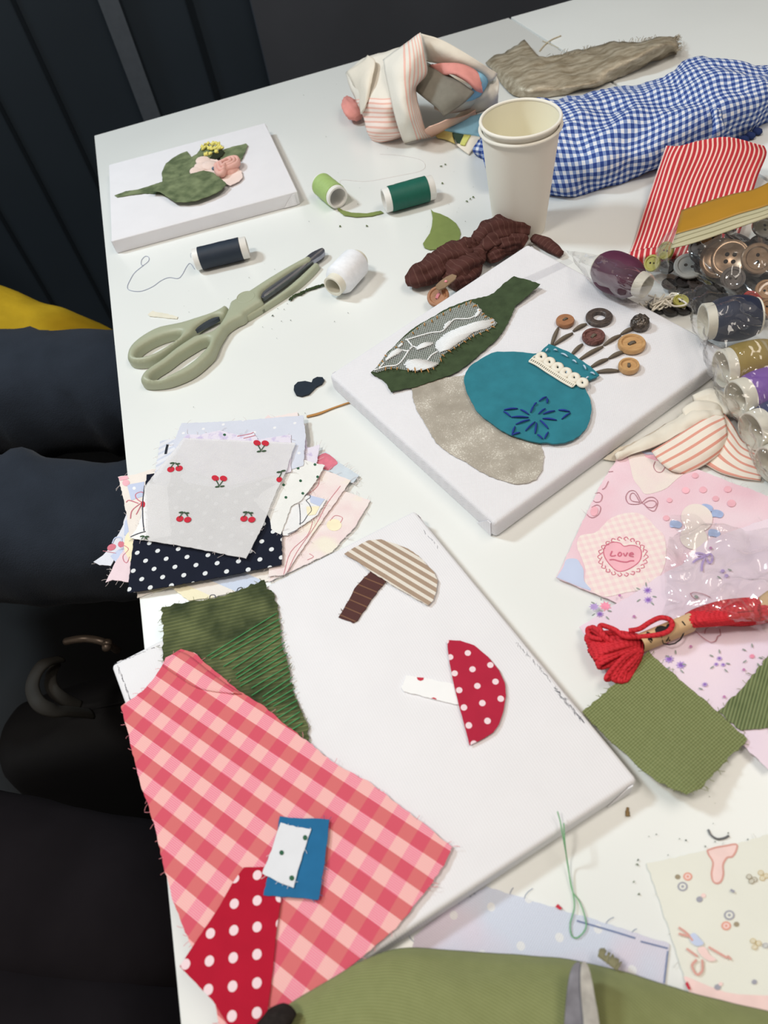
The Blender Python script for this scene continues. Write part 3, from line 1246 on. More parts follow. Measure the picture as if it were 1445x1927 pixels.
sheet('white_stem_cutout', k6([(370, 703), (440, 712), (565, 737), (600, 745), (605, 826), (578, 826), (480, 802), (360, 770), (350, 755)]), h4, m_whitec, 'white strip with red half dots, stem of the red spotted mushroom', 'fabric piece', fray=.0003,
      decals=[('fill', k6([(416, 711), (446, 713), (444, 722), (432, 727), (420, 722)]), m_redprint), ('fill', k6([(476, 800), (478, 800), (488, 797), (498, 801), (500, 807)]), m_redprint)])
sheet('red_cap_cutout', rdc, h4 + .0012, m_reddot, 'red half-round mushroom cap with white dots on the bare middle of the large canvas', 'fabric piece', fray=.0001,
      uvrot=wang(*k6([(575, 629)])[0], *k6([(634, 615)])[0], h4), uvorg=k6([(605, 651)])[0])

# green velvet square with bright green threads
m = Mat('green velour knit', .95, .08, sheen=.2)
n1 = m.noise(38, 4)
u, v, _ = m.uv()
rib = m.ma('SINE', m.ma('ADD', m.ma('MULTIPLY', v, 2 * math.pi / .0028), m.ma('MULTIPLY', m.noise(25, 2), 5)))
base = m.mix(m.ramp(n1, .35, .65), rgb(52, 62, 40), rgb(92, 100, 66))
m.color(m.mix(m.ma('MULTIPLY', m.ramp(rib, .4, 1), m.ramp(n1, .4, .7)), base, rgb(124, 130, 86)))
m.bump(m.ma('ADD', rib, m.noise(900, 2)), .0004, .5)
m_velour = m.m
gv = g8([(232, 205), (300, 190), (380, 180), (480, 160), (560, 130), (655, 93), (665, 130), (695, 150), (708, 210), (720, 290), (745, 420), (760, 500), (795, 600), (835, 690), (835, 762), (760, 720), (640, 640), (560, 590), (380, 480), (310, 420), (244, 470), (238, 400), (235, 330)])
GV = thing('velvet_square', P(*g8([(480, 350)])[0], h4), 'dark green velvet square with bright green threads, half under the pink gingham', 'fabric piece')
sheet('velvet_cloth', gv, h4 + .0006, m_velour, parent=GV, fray=.0011, threads=110, thread_mat=m_olivethread, lenth=.004, uvrot=wang(*g8([(300, 190)])[0], *g8([(560, 130)])[0], h4), wav=.0008)
m_bgreen = plain('bright green thread', (72, 150, 92), .6, .3)
ge = g8([(700, 225), (718, 290), (745, 420), (775, 540), (830, 690)])
for k in range(20):
    t = k / 19
    y = 228 + 455 * t
    x1 = 706 + (y - 228) * .22 + (6 if k % 2 else 0)
    L = max(70, 290 * (1 - .25 * t)) if t < .8 else 120 - 300 * (t - .8)
    slope = -.62 + .05 * math.sin(k)
    # stop the thread where the gingham begins
    q = []
    for s_ in range(9):
        xx = x1 - L * s_ / 8
        yy = y - slope * L * s_ / 8
        if yy > 430 + (xx - 430) * .84:
            break
        q.append((xx, yy))
    if len(q) < 3:
        continue
    mb = MB()
    mb.tube([P(a_, b_, h4 + .0024) for a_, b_ in g8(q)], .0004, 5)
    mb.build('bright_green_thread', m_bgreen, GV)

# pink gingham
m = Mat('pink gingham', .92, .12)
u, v, _ = m.uv()
per = .0172
bu = m.band(u, per, .5)
bv = m.band(v, per, .5)
fine = m.band(v, .0011, .5)
dark = m.mix(bu, rgb(212, 90, 108), rgb(214, 114, 116))
pinkl = m.mix(fine, rgb(236, 128, 152), rgb(238, 172, 182))
palel = m.mix(fine, rgb(242, 176, 176), rgb(240, 192, 188))
light = m.mix(bu, pinkl, palel)
m.color(m.mix(bv, light, dark))
m.weave(.0012, .3)
m_ging = m.m
gp = [(228, 1330), (268, 1302), (286, 1282), (302, 1259), (312, 1238), (341, 1222), (366, 1229), (400, 1259), (446, 1298), (491, 1325), (537, 1364), (582, 1398), (623, 1432), (660, 1453), (700, 1475), (742, 1509), (800, 1552), (850, 1594), (835, 1630), (797, 1683), (745, 1748), (657, 1820), (572, 1876), (520, 1925), (480, 1990), (425, 1990), (405, 1882), (368, 1796), (346, 1746), (323, 1687), (309, 1632), (291, 1550), (273, 1500), (259, 1455), (241, 1377)]
GG = thing('gingham_dress_cutout', P(500, 1600, h4), 'large pink and red gingham dress-shaped piece over the lower left of the large canvas', 'fabric piece')
sheet('gingham_cloth', gp, h4 + .0024, m_ging, parent=GG, fray=.0004, threads=60, thread_mat=m_pinkth, lenth=.004,
      uvrot=wang(*g8([(230, 560)])[0], *g8([(860, 985)])[0], h4), uvorg=g8([(318, 1010)])[0], wav=.0006)
# sewn hem at the narrow end
mb = MB()
hem = g8([(232, 445), (300, 492), (370, 535), (440, 552), (500, 556)])
hw = g8([(300, 385), (345, 405), (420, 465), (500, 525), (560, 565)])
rows = [[P(x, y, h4 + .0031) for x, y in hw], [P((a_[0] + b_[0]) / 2, (a_[1] + b_[1]) / 2, h4 + .0042) for a_, b_ in zip(hw, hem)], [P(x, y, h4 + .0032) for x, y in hem]]
mb.patch(rows, 4, .0006)
o0 = P(*g8([(318, 1010)])[0], h4)
an = wang(*g8([(230, 560)])[0], *g8([(860, 985)])[0], h4)
mb.uv = [((p.x - o0.x) * math.cos(an) + (p.y - o0.y) * math.sin(an), -(p.x - o0.x) * math.sin(an) + (p.y - o0.y) * math.cos(an)) for p in mb.v]
mb.build('folded_hem', m_ging, GG)
sheet('blue_patch', g8([(718, 1068), (740, 1072), (840, 1078), (923, 1083), (905, 1240), (878, 1415), (770, 1405), (650, 1395), (690, 1230)]), h4 + .0052, m_bluecot, 'plain mid blue cotton patch lying on the pink gingham', 'fabric piece', fray=.0003, threads=10, thread_mat=m_bluecot, lenth=.003)
sheet('red_dotted_strip', g8([(570, 1280), (655, 1278), (690, 1300), (723, 1410), (700, 1580), (690, 1700), (670, 1850), (655, 1960), (640, 2040), (560, 1990), (500, 1927), (440, 1830), (305, 1690), (370, 1590), (470, 1440), (520, 1350)]), h4 + .0042, m_reddot2,
      'crimson strip with white polka dots at the bottom corner of the pink gingham', 'fabric piece', fray=.0001, uvrot=wang(*g8([(435, 1568)])[0], *g8([(658, 1537)])[0], h4), uvorg=g8([(478, 1603)])[0])
sheet('green_dotted_patch', g8([(722, 1095), (790, 1115), (848, 1122), (800, 1270), (775, 1365), (710, 1340), (645, 1305), (690, 1190)]), h4 + .0062, m_whitegreen, 'small white patch with three green dots lying on the blue patch', 'fabric piece', fray=.0003, threads=10, thread_mat=m_whitegreen, lenth=.003,
      decals=[('fill', px_ellipse(*g8([(823, 1158)])[0], 4.2, 5), m_greenprint), ('fill', px_ellipse(*g8([(726, 1220)])[0], 4.2, 4.6), m_greenprint), ('fill', px_ellipse(*g8([(768, 1325)])[0], 4.6, 5), m_greenprint)])

# ------------------------------------------------------------------ pile of cotton squares
k7 = lambda pts: cr(160, 760, 2.5804, pts)
m_pastel = Mat('pastel stripe cotton', .92, .12)
u, v, _ = m_pastel.uv()
f1 = m_pastel.band(u, .055, .3)
f2 = m_pastel.band(u, .055, .3, .5)
cbase = m_pastel.mix(f1, rgb(238, 232, 226), rgb(206, 216, 236))
cbase = m_pastel.mix(f2, cbase, rgb(244, 236, 206))
m_pastel.color(cbase)
m_pastel.weave(.0011, .3)
m_pastel = m_pastel.m


def blotch(name, c0, c1, scale=40, lo=.45, hi=.6, c2=None):
    m = Mat(name, .92, .12)
    f = m.ramp(m.noise(scale, 2), lo, hi)
    c = m.mix(f, rgb(c0), rgb(c1))
    if c2:
        c = m.mix(m.ramp(m.noise(scale * .7, 2, rough=.3), .58, .66), c, rgb(c2))
    m.color(c)
    m.weave(.0011, .3)
    return m.m


m_pinkfl = blotch('pale pink floral cotton', (239, 227, 225), (236, 215, 216), 45, .4, .65, (239, 232, 217))
m_lilac = blotch('lilac sprig cotton', (228, 222, 236), (206, 196, 226), 150, .5, .62)
m_pblue = Mat('pale blue speckled cotton', .92, .12)
f = m_pblue.dots(.018, .0014, True)
m_pblue.color(m_pblue.mix(f, m_pblue.vary(rgb(212, 216, 230), .03, 30), rgb(236, 236, 240)))
m_pblue.weave(.0011, .3)
m_pblue = m_pblue.m
m_check = striped('pale blue check cotton', (228, 230, 238), (208, 214, 230), .006, .4)
m_navydot = dotted('navy dotted cotton', (30, 34, 48), (226, 230, 234), .0118, .0019)
m_dkline = plain('dark print line', (70, 74, 86), .9)
m_roseline = plain('rose print line', (206, 120, 136), .9)
m_red = plain('cherry red print', (196, 44, 62), .9)
m_leafp = plain('leaf green print', (62, 84, 62), .9)
m_bluep = plain('pale blue print', (196, 206, 232), .9, amt=.05, scale=30)
m_yelp = plain('pale yellow print', (242, 232, 200), .9)
m_pinkp = plain('pink print', (238, 182, 194), .9, amt=.1, scale=60)
m_greendot = cloth('white dotted cotton', (236, 236, 234), .02)
m_cherry = Mat('white cherry lawn', .92, .12)
m_cherry.color(m_cherry.vary(rgb(240, 239, 241), .02, 60))
m_cherry.weave(.0012, .3)
m_cherry.b.inputs['Alpha'].default_value = .58
m_cherry = m_cherry.m

hp = .0010


def ph(k):
    return hp + .0009 * k



def pile(name, pts, k, mat, label, **kw):
    return sheet(name, k7(pts), ph(k), mat, label, 'fabric square', group='cotton squares in the pile', threads=kw.pop('threads', 24), thread_mat=kw.pop('thread_mat', m_paleth), **kw)


def strokes(mat, w, *lines):
    return [('line', k7(l), mat, w) for l in lines]


pile('pastel_square', [(250, 700), (253, 942), (330, 915), (420, 890), (500, 955), (600, 945), (760, 905), (880, 862), (960, 840), (1000, 700), (700, 560)], 0, m_pastel, 'pastel striped cotton square showing along the bottom edge of the pile', uvrot=.9,
     decals=strokes(m_dkline, .0006, [(605, 950), (610, 932), (630, 930), (636, 945)], [(735, 920), (745, 898), (765, 895), (760, 915)]))
pile('pink_floral_square', [(890, 865), (1030, 800), (1200, 720), (1250, 660), (1310, 600), (1350, 530), (1385, 470), (1240, 415), (1100, 540), (960, 700)], 1, m_pinkfl, 'pale pink floral square fanned out farthest to the right of the pile', threads=40,
     decals=[('fill', px_ellipse(*k7([(1210, 590)])[0], 14, 11), m_yelp)] + strokes(m_roseline, .0004, [(1190, 570), (1215, 545), (1250, 555), (1240, 580)], [(1080, 760), (1110, 745), (1090, 730)]))
pile('berry_check_square', [(1060, 330), (1122, 255), (1170, 232), (1225, 280), (1330, 350), (1300, 386), (1190, 330), (1100, 420)], 2, cloth('grey blue cotton', (206, 216, 226), .05), 'grey blue square with a berry red corner, upper right of the pile',
     decals=[('fill', [(p[0], p[1]) for p in k7([(1122, 270), (1168, 240), (1226, 284), (1210, 305), (1180, 325), (1125, 300)])], plain('berry print', (214, 120, 138), .9, amt=.15, scale=120))])
pile('rose_square', [(890, 840), (970, 830), (1100, 640), (1200, 500), (1290, 372), (1180, 330), (1060, 300), (900, 560)], 3, m_pinkfl, 'pale rose square with fine red wavy lines, second from the right in the fan', threads=20,
     decals=strokes(m_roseline, .0004, [(965, 830), (1000, 720), (1080, 640), (1110, 560)], [(985, 815), (1030, 720), (1120, 590), (1180, 480), (1240, 400)], [(1085, 440), (1130, 400), (1140, 350)]))
pile('lilac_sprig_square', [(880, 300), (900, 160), (1075, 168), (1080, 215), (1140, 200), (1125, 285), (1000, 480), (930, 520)], 4, m_lilac, 'white square with lilac sprigs under the green dotted square')
pile('outline_print_square', [(960, 640), (985, 640), (1130, 540), (1172, 465), (1050, 440), (960, 470), (940, 560)], 5, cloth('white and blue cotton', (236, 236, 238), .03), 'white square with a black outline drawing right of the cherry cloth',
     decals=[('fill', k7([(1090, 445), (1165, 465), (1140, 500), (1095, 480)]), m_bluep), ('fill', k7([(1075, 500), (1140, 500), (1120, 540), (1080, 545)]), m_yelp)] +
     strokes(m_dkline, .0005, [(1035, 470), (1060, 455), (1085, 440), (1095, 455), (1075, 470), (1090, 490), (1100, 520), (1080, 545), (1060, 575), (1040, 585)], [(1040, 485), (1045, 540), (1045, 590)], [(985, 635), (1040, 610)]))
pile('green_dot_square', [(800, 560), (950, 640), (1000, 500), (1050, 470), (1120, 380), (1165, 300), (1085, 280), (1010, 258), (900, 250)], 6, m_greendot, 'white square with small green dots on the right side of the pile',
     decals=[('fill', px_ellipse(*k7([p])[0], 2.6, 2.4), m_greenprint) for p in [(1022, 258), (1117, 297), (1035, 315), (1047, 376), (1130, 357), (1058, 437), (976, 457), (965, 396)]])
pile('blue_speckled_square', [(430, 190), (470, 95), (570, 92), (700, 85), (880, 72), (1060, 58), (1072, 150), (1060, 300), (700, 420), (480, 380)], 7, m_pblue, 'pale blue square with white specks standing out at the top of the pile', threads=16)
sheet('sprig_corner_square', k7([(870, 75), (890, 55), (905, 66), (1030, 40), (1040, 75), (960, 110)]), ph(0), m_pinkfl, 'sliver of pale square peeping out at the very top of the pile', 'fabric square', group='cotton squares in the pile', threads=6, thread_mat=m_paleth)
pile('blue_check_square', [(345, 310), (365, 180), (395, 176), (440, 170), (470, 200), (430, 300), (400, 420), (330, 380)], 7, m_check, 'pale blue check square with a short black mark, upper left of the pile', uvrot=.4,
     decals=strokes(plain('black mark', (40, 46, 56), .9), .0022, [(402, 198), (396, 222), (392, 245)]))
pile('lilac_dot_square', [(440, 300), (480, 165), (500, 148), (560, 152), (650, 130), (760, 155), (815, 135), (840, 175), (1000, 150), (1000, 330), (700, 400)], 8, m_lilac, 'white square with lilac sprigs just above the cherry cloth',
     decals=[('fill', px_ellipse(*k7([p])[0], 2.8, 2.2), m_greenprint) for p in [(678, 152)]] + strokes(m_roseline, .0006, [(740, 160), (800, 148), (820, 140)], [(770, 170), (830, 155)]))
# squares hanging over the table edge on the left


def droop(x, y):
    ex = A0.x + LD.x * ((y - A0.y) / LD.y)
    d = max(0.0, ex - x)
    return -d * d * 5.0


pile('cherry_check_square', [(400, 520), (205, 525), (180, 600), (130, 680), (80, 725), (25, 748), (60, 770), (120, 782), (180, 700), (260, 760), (420, 760)], 3, cloth('blue white cotton', (226, 228, 238), .04), 'pale blue cherry print square hanging farthest over the table edge', zf=droop, threads=8,
     decals=[('fill', px_ellipse(*k7([(126, 693)])[0], 9, 6, -.2), plain('muted cherry print', (214, 124, 140), .9)), ('fill', px_ellipse(*k7([(175, 682)])[0], 6, 6, -.4), plain('muted cherry', (214, 124, 140), .9)),
             ('fill', k7([(120, 735), (190, 690), (210, 720), (150, 770)]), m_bluep), ('fill', k7([(195, 570), (215, 560), (218, 640), (190, 640)]), m_bluep)] + strokes(m_bluep, .0012, [(130, 675), (145, 650), (175, 650), (178, 670)]) + strokes(m_roseline, .0004, [(80, 705), (150, 725)]))
pile('pink_hanging_square', [(300, 560), (215, 620), (205, 690), (150, 760), (92, 858), (130, 850), (206, 866), (300, 860), (420, 800)], 4, cloth('pink lawn', (238, 216, 224), .03), 'plain pink square hanging over the table edge beside the navy dotted square', zf=droop, threads=34,
     decals=[('fill', k7([(200, 640), (232, 620), (234, 700), (225, 770), (205, 740), (190, 700)]), m_yelp)] + strokes(m_roseline, .0005, [(185, 700), (190, 690), (212, 705), (205, 720), (185, 740), (190, 765), (205, 772), (218, 745)]))
pile('bow_print_square', [(480, 300), (330, 318), (290, 330), (240, 345), (160, 355), (190, 470), (205, 560), (218, 650), (330, 640), (480, 560)], 5, cloth('pastel bow cotton', (240, 232, 226), .03), 'pastel square with a pink bow print at the left edge of the table', zf=droop, threads=12,
     decals=[('fill', k7([(205, 395), (290, 380), (285, 450), (225, 470)]), m_bluep), ('fill', k7([(162, 357), (205, 350), (215, 365), (170, 375)]), m_pinkp), ('fill', px_ellipse(*k7([(200, 385)])[0], 7, 6), m_pinkp), ('fill', px_ellipse(*k7([(240, 412)])[0], 3.2, 3), m_whitec)] +
     strokes(m_roseline, .0008, [(275, 480), (250, 460), (248, 440), (275, 430), (295, 445)], [(270, 485), (230, 520), (222, 560)], [(260, 485), (215, 470), (200, 480)], [(275, 490), (250, 540)]))
pile('folded_white_square', [(400, 400), (310, 385), (288, 420), (280, 500), (270, 560), (250, 610), (218, 652), (300, 665), (420, 640)], 8, m_whitec, 'white square folded back at the left of the cherry cloth', threads=8,
     decals=strokes(m_dkline, .0009, [(290, 400), (282, 480), (282, 560), (288, 620)], [(222, 648), (260, 632), (296, 622)]) + [('fill', px_ellipse(*k7([(283, 490)])[0], 4, 6), m_red)])
pile('navy_dotted_square', [(300, 345), (420, 330), (700, 350), (955, 395), (958, 600), (956, 780), (720, 830), (450, 880), (300, 905), (207, 918), (222, 780), (236, 668), (280, 520)], 6, m_navydot, 'navy square with white polka dots under the cherry cloth', threads=4, thread_mat=m_navydot,
     uvrot=wang(*k7([(308, 698)])[0], *k7([(340, 728)])[0]), uvorg=k7([(304, 720)])[0])
chdec = []
for (cx, cy, kind) in [(438, 316, 0), (655, 368, 1), (858, 198, 1), (948, 366, 2), (482, 556, 0), (793, 556, 0), (290, 655, 3)]:
    e = lambda x, y, rx=7.0, ry=5.2, rot=-.25: ('fill', px_ellipse(*k7([(cx + x, cy + y)])[0], rx, ry, rot), m_red)
    ln = lambda *l: ('line', k7([(cx + x, cy + y) for x, y in l]), m_leafp, .0009)
    lf = lambda x, y: ('fill', px_ellipse(*k7([(cx + x, cy + y)])[0], 4.6, 1.6, -.15), m_leafp)
    if kind == 0:
        chdec += [e(-20, 5), e(20, 0) if cy < 400 else e(18, 10), ln((-22, 0), (-10, -18), (0, -27)), ln((18, -6), (12, -18), (2, -28)), lf(-14, -26), lf(14, -22)]
    elif kind == 1:
        chdec += [e(-22, -6, rot=.3), e(18, -4, rot=.2), ln((-18, 4), (-8, 22), (-4, 32)), ln((16, 6), (4, 22), (0, 30)), lf(-12, 36), lf(12, 34)]
    elif kind == 2:
        chdec += [e(-4, 4, 5.5, 5), ln((-6, -4), (4, -22), (8, -38)), lf(-6, -32), lf(16, -38)]
    else:
        chdec += [ln((-14, 8), (0, -6), (14, 8)), lf(-10, -8), lf(12, -6)]
cp = sheet('cherry_cloth', k7([(480, 166), (560, 170), (700, 176), (850, 184), (1022, 190), (975, 330), (930, 420), (860, 600), (782, 752), (600, 715), (430, 684), (300, 664), (296, 540), (290, 405), (380, 290)]), ph(9) + .001, m_cherry, 'thin white square printed with red cherries on top of the fabric pile', 'fabric square', group='cotton squares in the pile',
           decals=[d for d in chdec], threads=20, thread_mat=m_paleth, fray=.0003)

# ------------------------------------------------------------------ thread spools
m_core = Mat('white plastic', .45, .4)
m_core.color(rgb(228, 226, 222))
m_core = m_core.m
m_core2 = Mat('cream plastic', .45, .4)
m_core2.color(rgb(222, 218, 204))
m_core2 = m_core2.m


def threadmat(name, c, rough=.55):
    m = Mat(name, rough, .35)
    u, v, _ = m.uv()
    w = m.ma('SINE', m.ma('ADD', m.ma('MULTIPLY', u, 2 * math.pi / .0007), m.ma('MULTIPLY', v, 60)))
    m.color(m.vary(rgb(c), .05, 200))
    m.bump(m.ma('ADD', w, m.ma('MULTIPLY', m.noise(300, 2), .7)), .0002, .18)
    return m.m


def spool(ax, ay, bx, by, h, r, core, col, label, group=None, shape='straight', wall=.82, e0=.09, e1=.09, rt=None, drop=0.0):
    """spool lying on its side: pixel of the centre of each end, its base h above the table"""
    r_t = rt or r * 1.06
    hc = h + max(r, r_t)
    a, b = P(ax, ay, hc), P(bx, by, hc + drop)
    d = b - a
    L = d.length
    base = (a + b) / 2
    base.z = T + h
    root = thing('thread_spool', base, label, 'thread spool', group)
    mb = MB()
    ri = r * wall
    mb.lathe([(ri, 0), (r * .97, 0), (r, L * .01), (r, L * .99), (r * .97, L), (ri, L)], a, d, 36, closed=True)
    mb.build('spool_core', core, root, smooth=True, sharp=40)
    mb = MB()
    if shape == 'barrel':
        prof = []
        for k in range(15):
            t = k / 14
            prof.append((r + (r_t - r) * (1 - abs(2 * t - 1) ** 3.0), L * (e0 + (1 - e0 - e1) * t)))
        prof = [(r * .99, L * e0)] + prof + [(r * .99, L * (1 - e1))]
    elif shape == 'cone':
        prof = [(r * .99, L * e0), (r_t * .9, L * (e0 + .03)), (r_t, L * (e0 + .10)), (r_t * .98, L * (1 - e1 - .06)), (r_t * .9, L * (1 - e1 - .01)), (r * .99, L * (1 - e1))]
    else:
        prof = [(r * .99, L * e0), (r_t, L * e0 + .0004)] + [(r_t * (1 + rnd.uniform(-.012, .012)), L * (e0 + (1 - e0 - e1) * k / 12)) for k in range(1, 12)] + [(r_t, L * (1 - e1) - .0004), (r * .99, L * (1 - e1))]
    mb.lathe(prof, a, d, 40)
    mb.build('thread_winding', col, root, smooth=True, sharp=50)
    return root


t_navy = threadmat('navy thread winding', (36, 46, 60))
spool(366, 489, 466, 465, 0, .0115, m_core, t_navy, 'navy thread spool with a trailing end, below the small flower canvas', e0=.10, e1=.12)
spool(636, 372, 604, 346, 0, .0125, m_core, threadmat('lime green thread', (160, 186, 116)), 'lime green thread spool seen at its hollow end', e0=.13, e1=.06)
spool(722, 378, 815, 352, 0, .0130, m_core, threadmat('bottle green thread', (22, 92, 78)), 'bottle green thread spool beyond the leaf cut-out', e0=.12, e1=.12)
spool(626, 540, 676, 487, 0, .0108, m_core2, threadmat('white thread', (240, 242, 248)), 'white thread spool beside the tips of the sage scissors', shape='cone', rt=.0160, e0=.16, e1=.10, wall=.8)


def loose(name, pts, h, r, mat, label, cat='thread', closed=False, hf=None, group=None, kind=None):
    mb = MB()
    w = []
    for i, p in enumerate(pts):
        w.append(P(p[0], p[1], h + (p[2] if len(p) > 2 else 0)))
    mb.tube(spline(w, 8, closed), r, 6, closed=closed)
    return tag(mb.build(name, mat), label, cat, group, kind)


k1 = lambda pts: cr(220, 460, 6.0208, pts)
s2 = lambda pts: [(x + 1083.7, y - 60.2) for x, y in pts]
m_bluegrey = plain('grey blue thread', (150, 158, 182), .8)
loose('loose_thread', k1([(880, 280), (830, 215), (790, 250), (740, 340), (690, 385), (590, 375), (500, 410), (400, 480), (270, 530), (150, 520), (118, 480), (150, 400), (200, 320), (290, 245), (355, 190), (360, 145), (320, 135), (280, 175), (275, 225), (300, 240)]), .0005, .00028, m_bluegrey, 'grey blue thread end trailing in a loop from the navy spool')
loose('loose_thread', k1([(840, 150), (835, 110), (870, 75), (910, 60)]) + k1([(950, 35), (1010, 45)]), .016, .0002, m_bluegrey, 'short thread end curling at the neck of the navy spool')

# ------------------------------------------------------------------ sage scissors
m_sage = plain('sage green plastic', (166, 171, 148), .42, .4, amt=.02)
m_steel = plain('brushed steel', (148, 150, 162), .28, .5, metal=.85, amt=.1, scale=200)
m_steel2 = plain('bright steel bevel', (206, 200, 200), .25, .5, metal=.8)
SCI = thing('scissors', P(430, 600, 0), 'sage green handled scissors lying open-handled on the table', 'scissors')


def sm(pts, h, n=4):
    return spline([P(x, y, h) for x, y in k1(pts)], n, True)


hA = sm([(98, 1240), (120, 1150), (200, 1060), (330, 970), (470, 905), (620, 872), (740, 846), (870, 805), (1040, 750), (1140, 705), (1212, 662), (1245, 690), (1205, 775), (1100, 785), (1000, 830), (900, 900), (840, 970), (760, 1030), (650, 1110), (540, 1190), (420, 1260), (300, 1295), (180, 1300), (120, 1280)], .013)
holeA = sm([(205, 1245), (235, 1175), (330, 1105), (450, 1045), (600, 995), (712, 985), (700, 1028), (640, 1078), (500, 1168), (380, 1228), (270, 1256)], .012)
pillow(hA, T + .0008, T + .0125, .0058, 'handle', m_sage, SCI, holes3=[holeA])
hB = sm([(248, 1500), (290, 1420), (380, 1350), (500, 1270), (650, 1150), (800, 1050), (880, 1005), (980, 980), (1060, 955), (1130, 900), (1200, 800), (1250, 690), (1270, 630), (1330, 590)] +
        s2([(400, 560), (600, 430), (800, 310), (1000, 200), (1075, 167), (1112, 185), (1080, 225), (950, 290), (780, 400), (650, 490), (562, 560), (538, 630), (560, 680), (480, 735), (380, 800), (335, 850), (250, 890), (150, 960)]) +
        [(1190, 960), (1130, 1060), (1075, 1190), (980, 1290), (850, 1395), (700, 1470), (550, 1520), (400, 1540), (290, 1535)], .0135)
holeB = sm([(372, 1480), (420, 1420), (560, 1330), (700, 1225), (850, 1130), (950, 1075), (1028, 1060), (1030, 1110), (980, 1180), (880, 1280), (740, 1380), (600, 1455), (480, 1505), (400, 1512)], .0125)
pillow(hB, T + .0012, T + .0130, .0058, 'handle', m_sage, SCI, holes3=[holeB])
sh = sm(s2([(360, 862), (560, 742), (780, 590), (960, 440), (1120, 290), (1150, 262), (1195, 265), (1185, 300), (1050, 440), (900, 560), (700, 690), (500, 815), (400, 872)]), .007)
pillow(sh, T + .0004, T + .0074, .0030, 'blade_guard', m_sage, SCI)
bl = sm(s2([(545, 655), (580, 590), (700, 500), (850, 395), (1000, 285), (1110, 190), (1190, 148), (1250, 125), (1275, 160), (1230, 212), (1100, 300), (950, 425), (800, 535), (650, 640), (575, 690)]), .006)
slab(bl, T + .0045, T + .0090, .0006, 'blade', m_steel, SCI)
bl = sm(s2([(600, 650), (700, 580), (850, 470), (1000, 350), (1110, 250), (1240, 140), (1250, 152), (1120, 262), (1010, 365), (860, 485), (710, 595), (610, 665)]), .0063)
slab(bl, T + .0085, T + .0095, .0002, 'blade_bevel', m_steel2, SCI)
bl = sm([(885, 985), (950, 920), (1050, 860), (1175, 822), (1160, 862), (1000, 950), (900, 1002)], .005)
slab(bl, T + .004, T + .0085, .0004, 'blade_tang', plain('dark steel', (74, 80, 90), .4, .5, metal=.6), SCI)
c = P(*k1(s2([(375, 655)]))[0], .01285)
mb = MB()
rr = 103 / 6.02 * mpp(462, 559)
mb.lathe([(rr, -.001), (rr, .00025), (rr * .97, .0004), (rr * .93, .0004), (rr * .9, .0001), (0, .0001)], c, n=40)
mb.build('pivot_cap', m_sage, SCI, smooth=True, sharp=40)

# ------------------------------------------------------------------ paper cups
m = Mat('white paper', .6, .3)
m.color(rgb(233, 229, 219))
m_cup = m.m
m = Mat('coated paper with painted warm glow', .45, .4)
m.color(rgb(243, 238, 217))  # warm glow inside the cup is painted into this coating colour
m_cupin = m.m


def cup(x, y, zoff, hh, rb, rt, label):
    b = P(x, y, 0)
    b.z = T + zoff
    root = thing('paper_cup', b, label, 'cup', None)
    mb = MB()
    w = .0006
    mb.lathe([(0, .0055), (rb - .002, .0055), (rb - .002, 0), (rb, 0), (rt, hh - .001), (rt - w, hh - .001)], b, n=64)
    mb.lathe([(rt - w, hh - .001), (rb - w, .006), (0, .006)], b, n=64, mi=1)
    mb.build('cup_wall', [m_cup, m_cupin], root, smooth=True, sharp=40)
    mb = MB()
    ring = [b + Vector((math.cos(a) * (rt + .0009), math.sin(a) * (rt + .0009), hh)) for a in [2 * math.pi * k / 64 for k in range(64)]]
    mb.tube(ring, .0017, 10, closed=True)
    mb.build('rolled_rim', m_cup, root)
    return root


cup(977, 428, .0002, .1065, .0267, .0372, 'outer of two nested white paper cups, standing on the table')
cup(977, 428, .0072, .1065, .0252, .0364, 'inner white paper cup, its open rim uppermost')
# ------------------------------------------------------------------ small things on the table
m_leaf = cloth('olive cotton', (128, 142, 84), .05)
kb = lambda pts: cr(740, 400, 4.5156, pts)
sheet('leaf_cutout', kb([(318, -28), (340, -5), (400, 12), (470, 45), (530, 90), (562, 140), (572, 180), (560, 230), (520, 265), (450, 290), (380, 312), (310, 318), (265, 300), (252, 265), (275, 230), (310, 180), (328, 120), (335, 50), (326, 0)]), .001, m_leaf, 'pointed olive green leaf cut-out lying left of the paper cup', 'fabric piece', fray=.0001)
loose('loose_thread', [(660, 372), (640, 340), (690, 341), (752, 330), (790, 322), (800, 312), (790, 300), (750, 292), (715, 290)], .0006, .00016, m_paleth, 'pale thread end looping beyond the bottle green spool')
sheet('trimming_strip', [(634, 388), (645, 396), (662, 401), (690, 402), (716, 397), (722, 401), (700, 407), (670, 409), (648, 406), (636, 396)], .001, m_leaf, 'curved olive trimming lying between the lime and bottle green spools', 'fabric piece', fray=.0003)
m_lint = plain('dark green lint', (58, 72, 46), .95, amt=.3, scale=300)
mb = MB()
lp_ = s2([(880, 690), (920, 650), (1000, 620), (1060, 585), (1150, 555), (1260, 515)])
for i in range(5):
    pts = spline([P(x + rnd.uniform(-1, 1), y + rnd.uniform(-1.2, 1.2), .0015) for x, y in k1(lp_)], 6)
    mb.tube([p + Vector((rnd.uniform(-1, 1), rnd.uniform(-1, 1), rnd.uniform(0, 1))) * .0009 for p in pts], .0008, 5)
tag(mb.build('velvet_trimming', m_lint), 'thin fuzzy dark green trimming pointing from the scissor blades to the white spool', 'fabric trimming')
mb = MB()


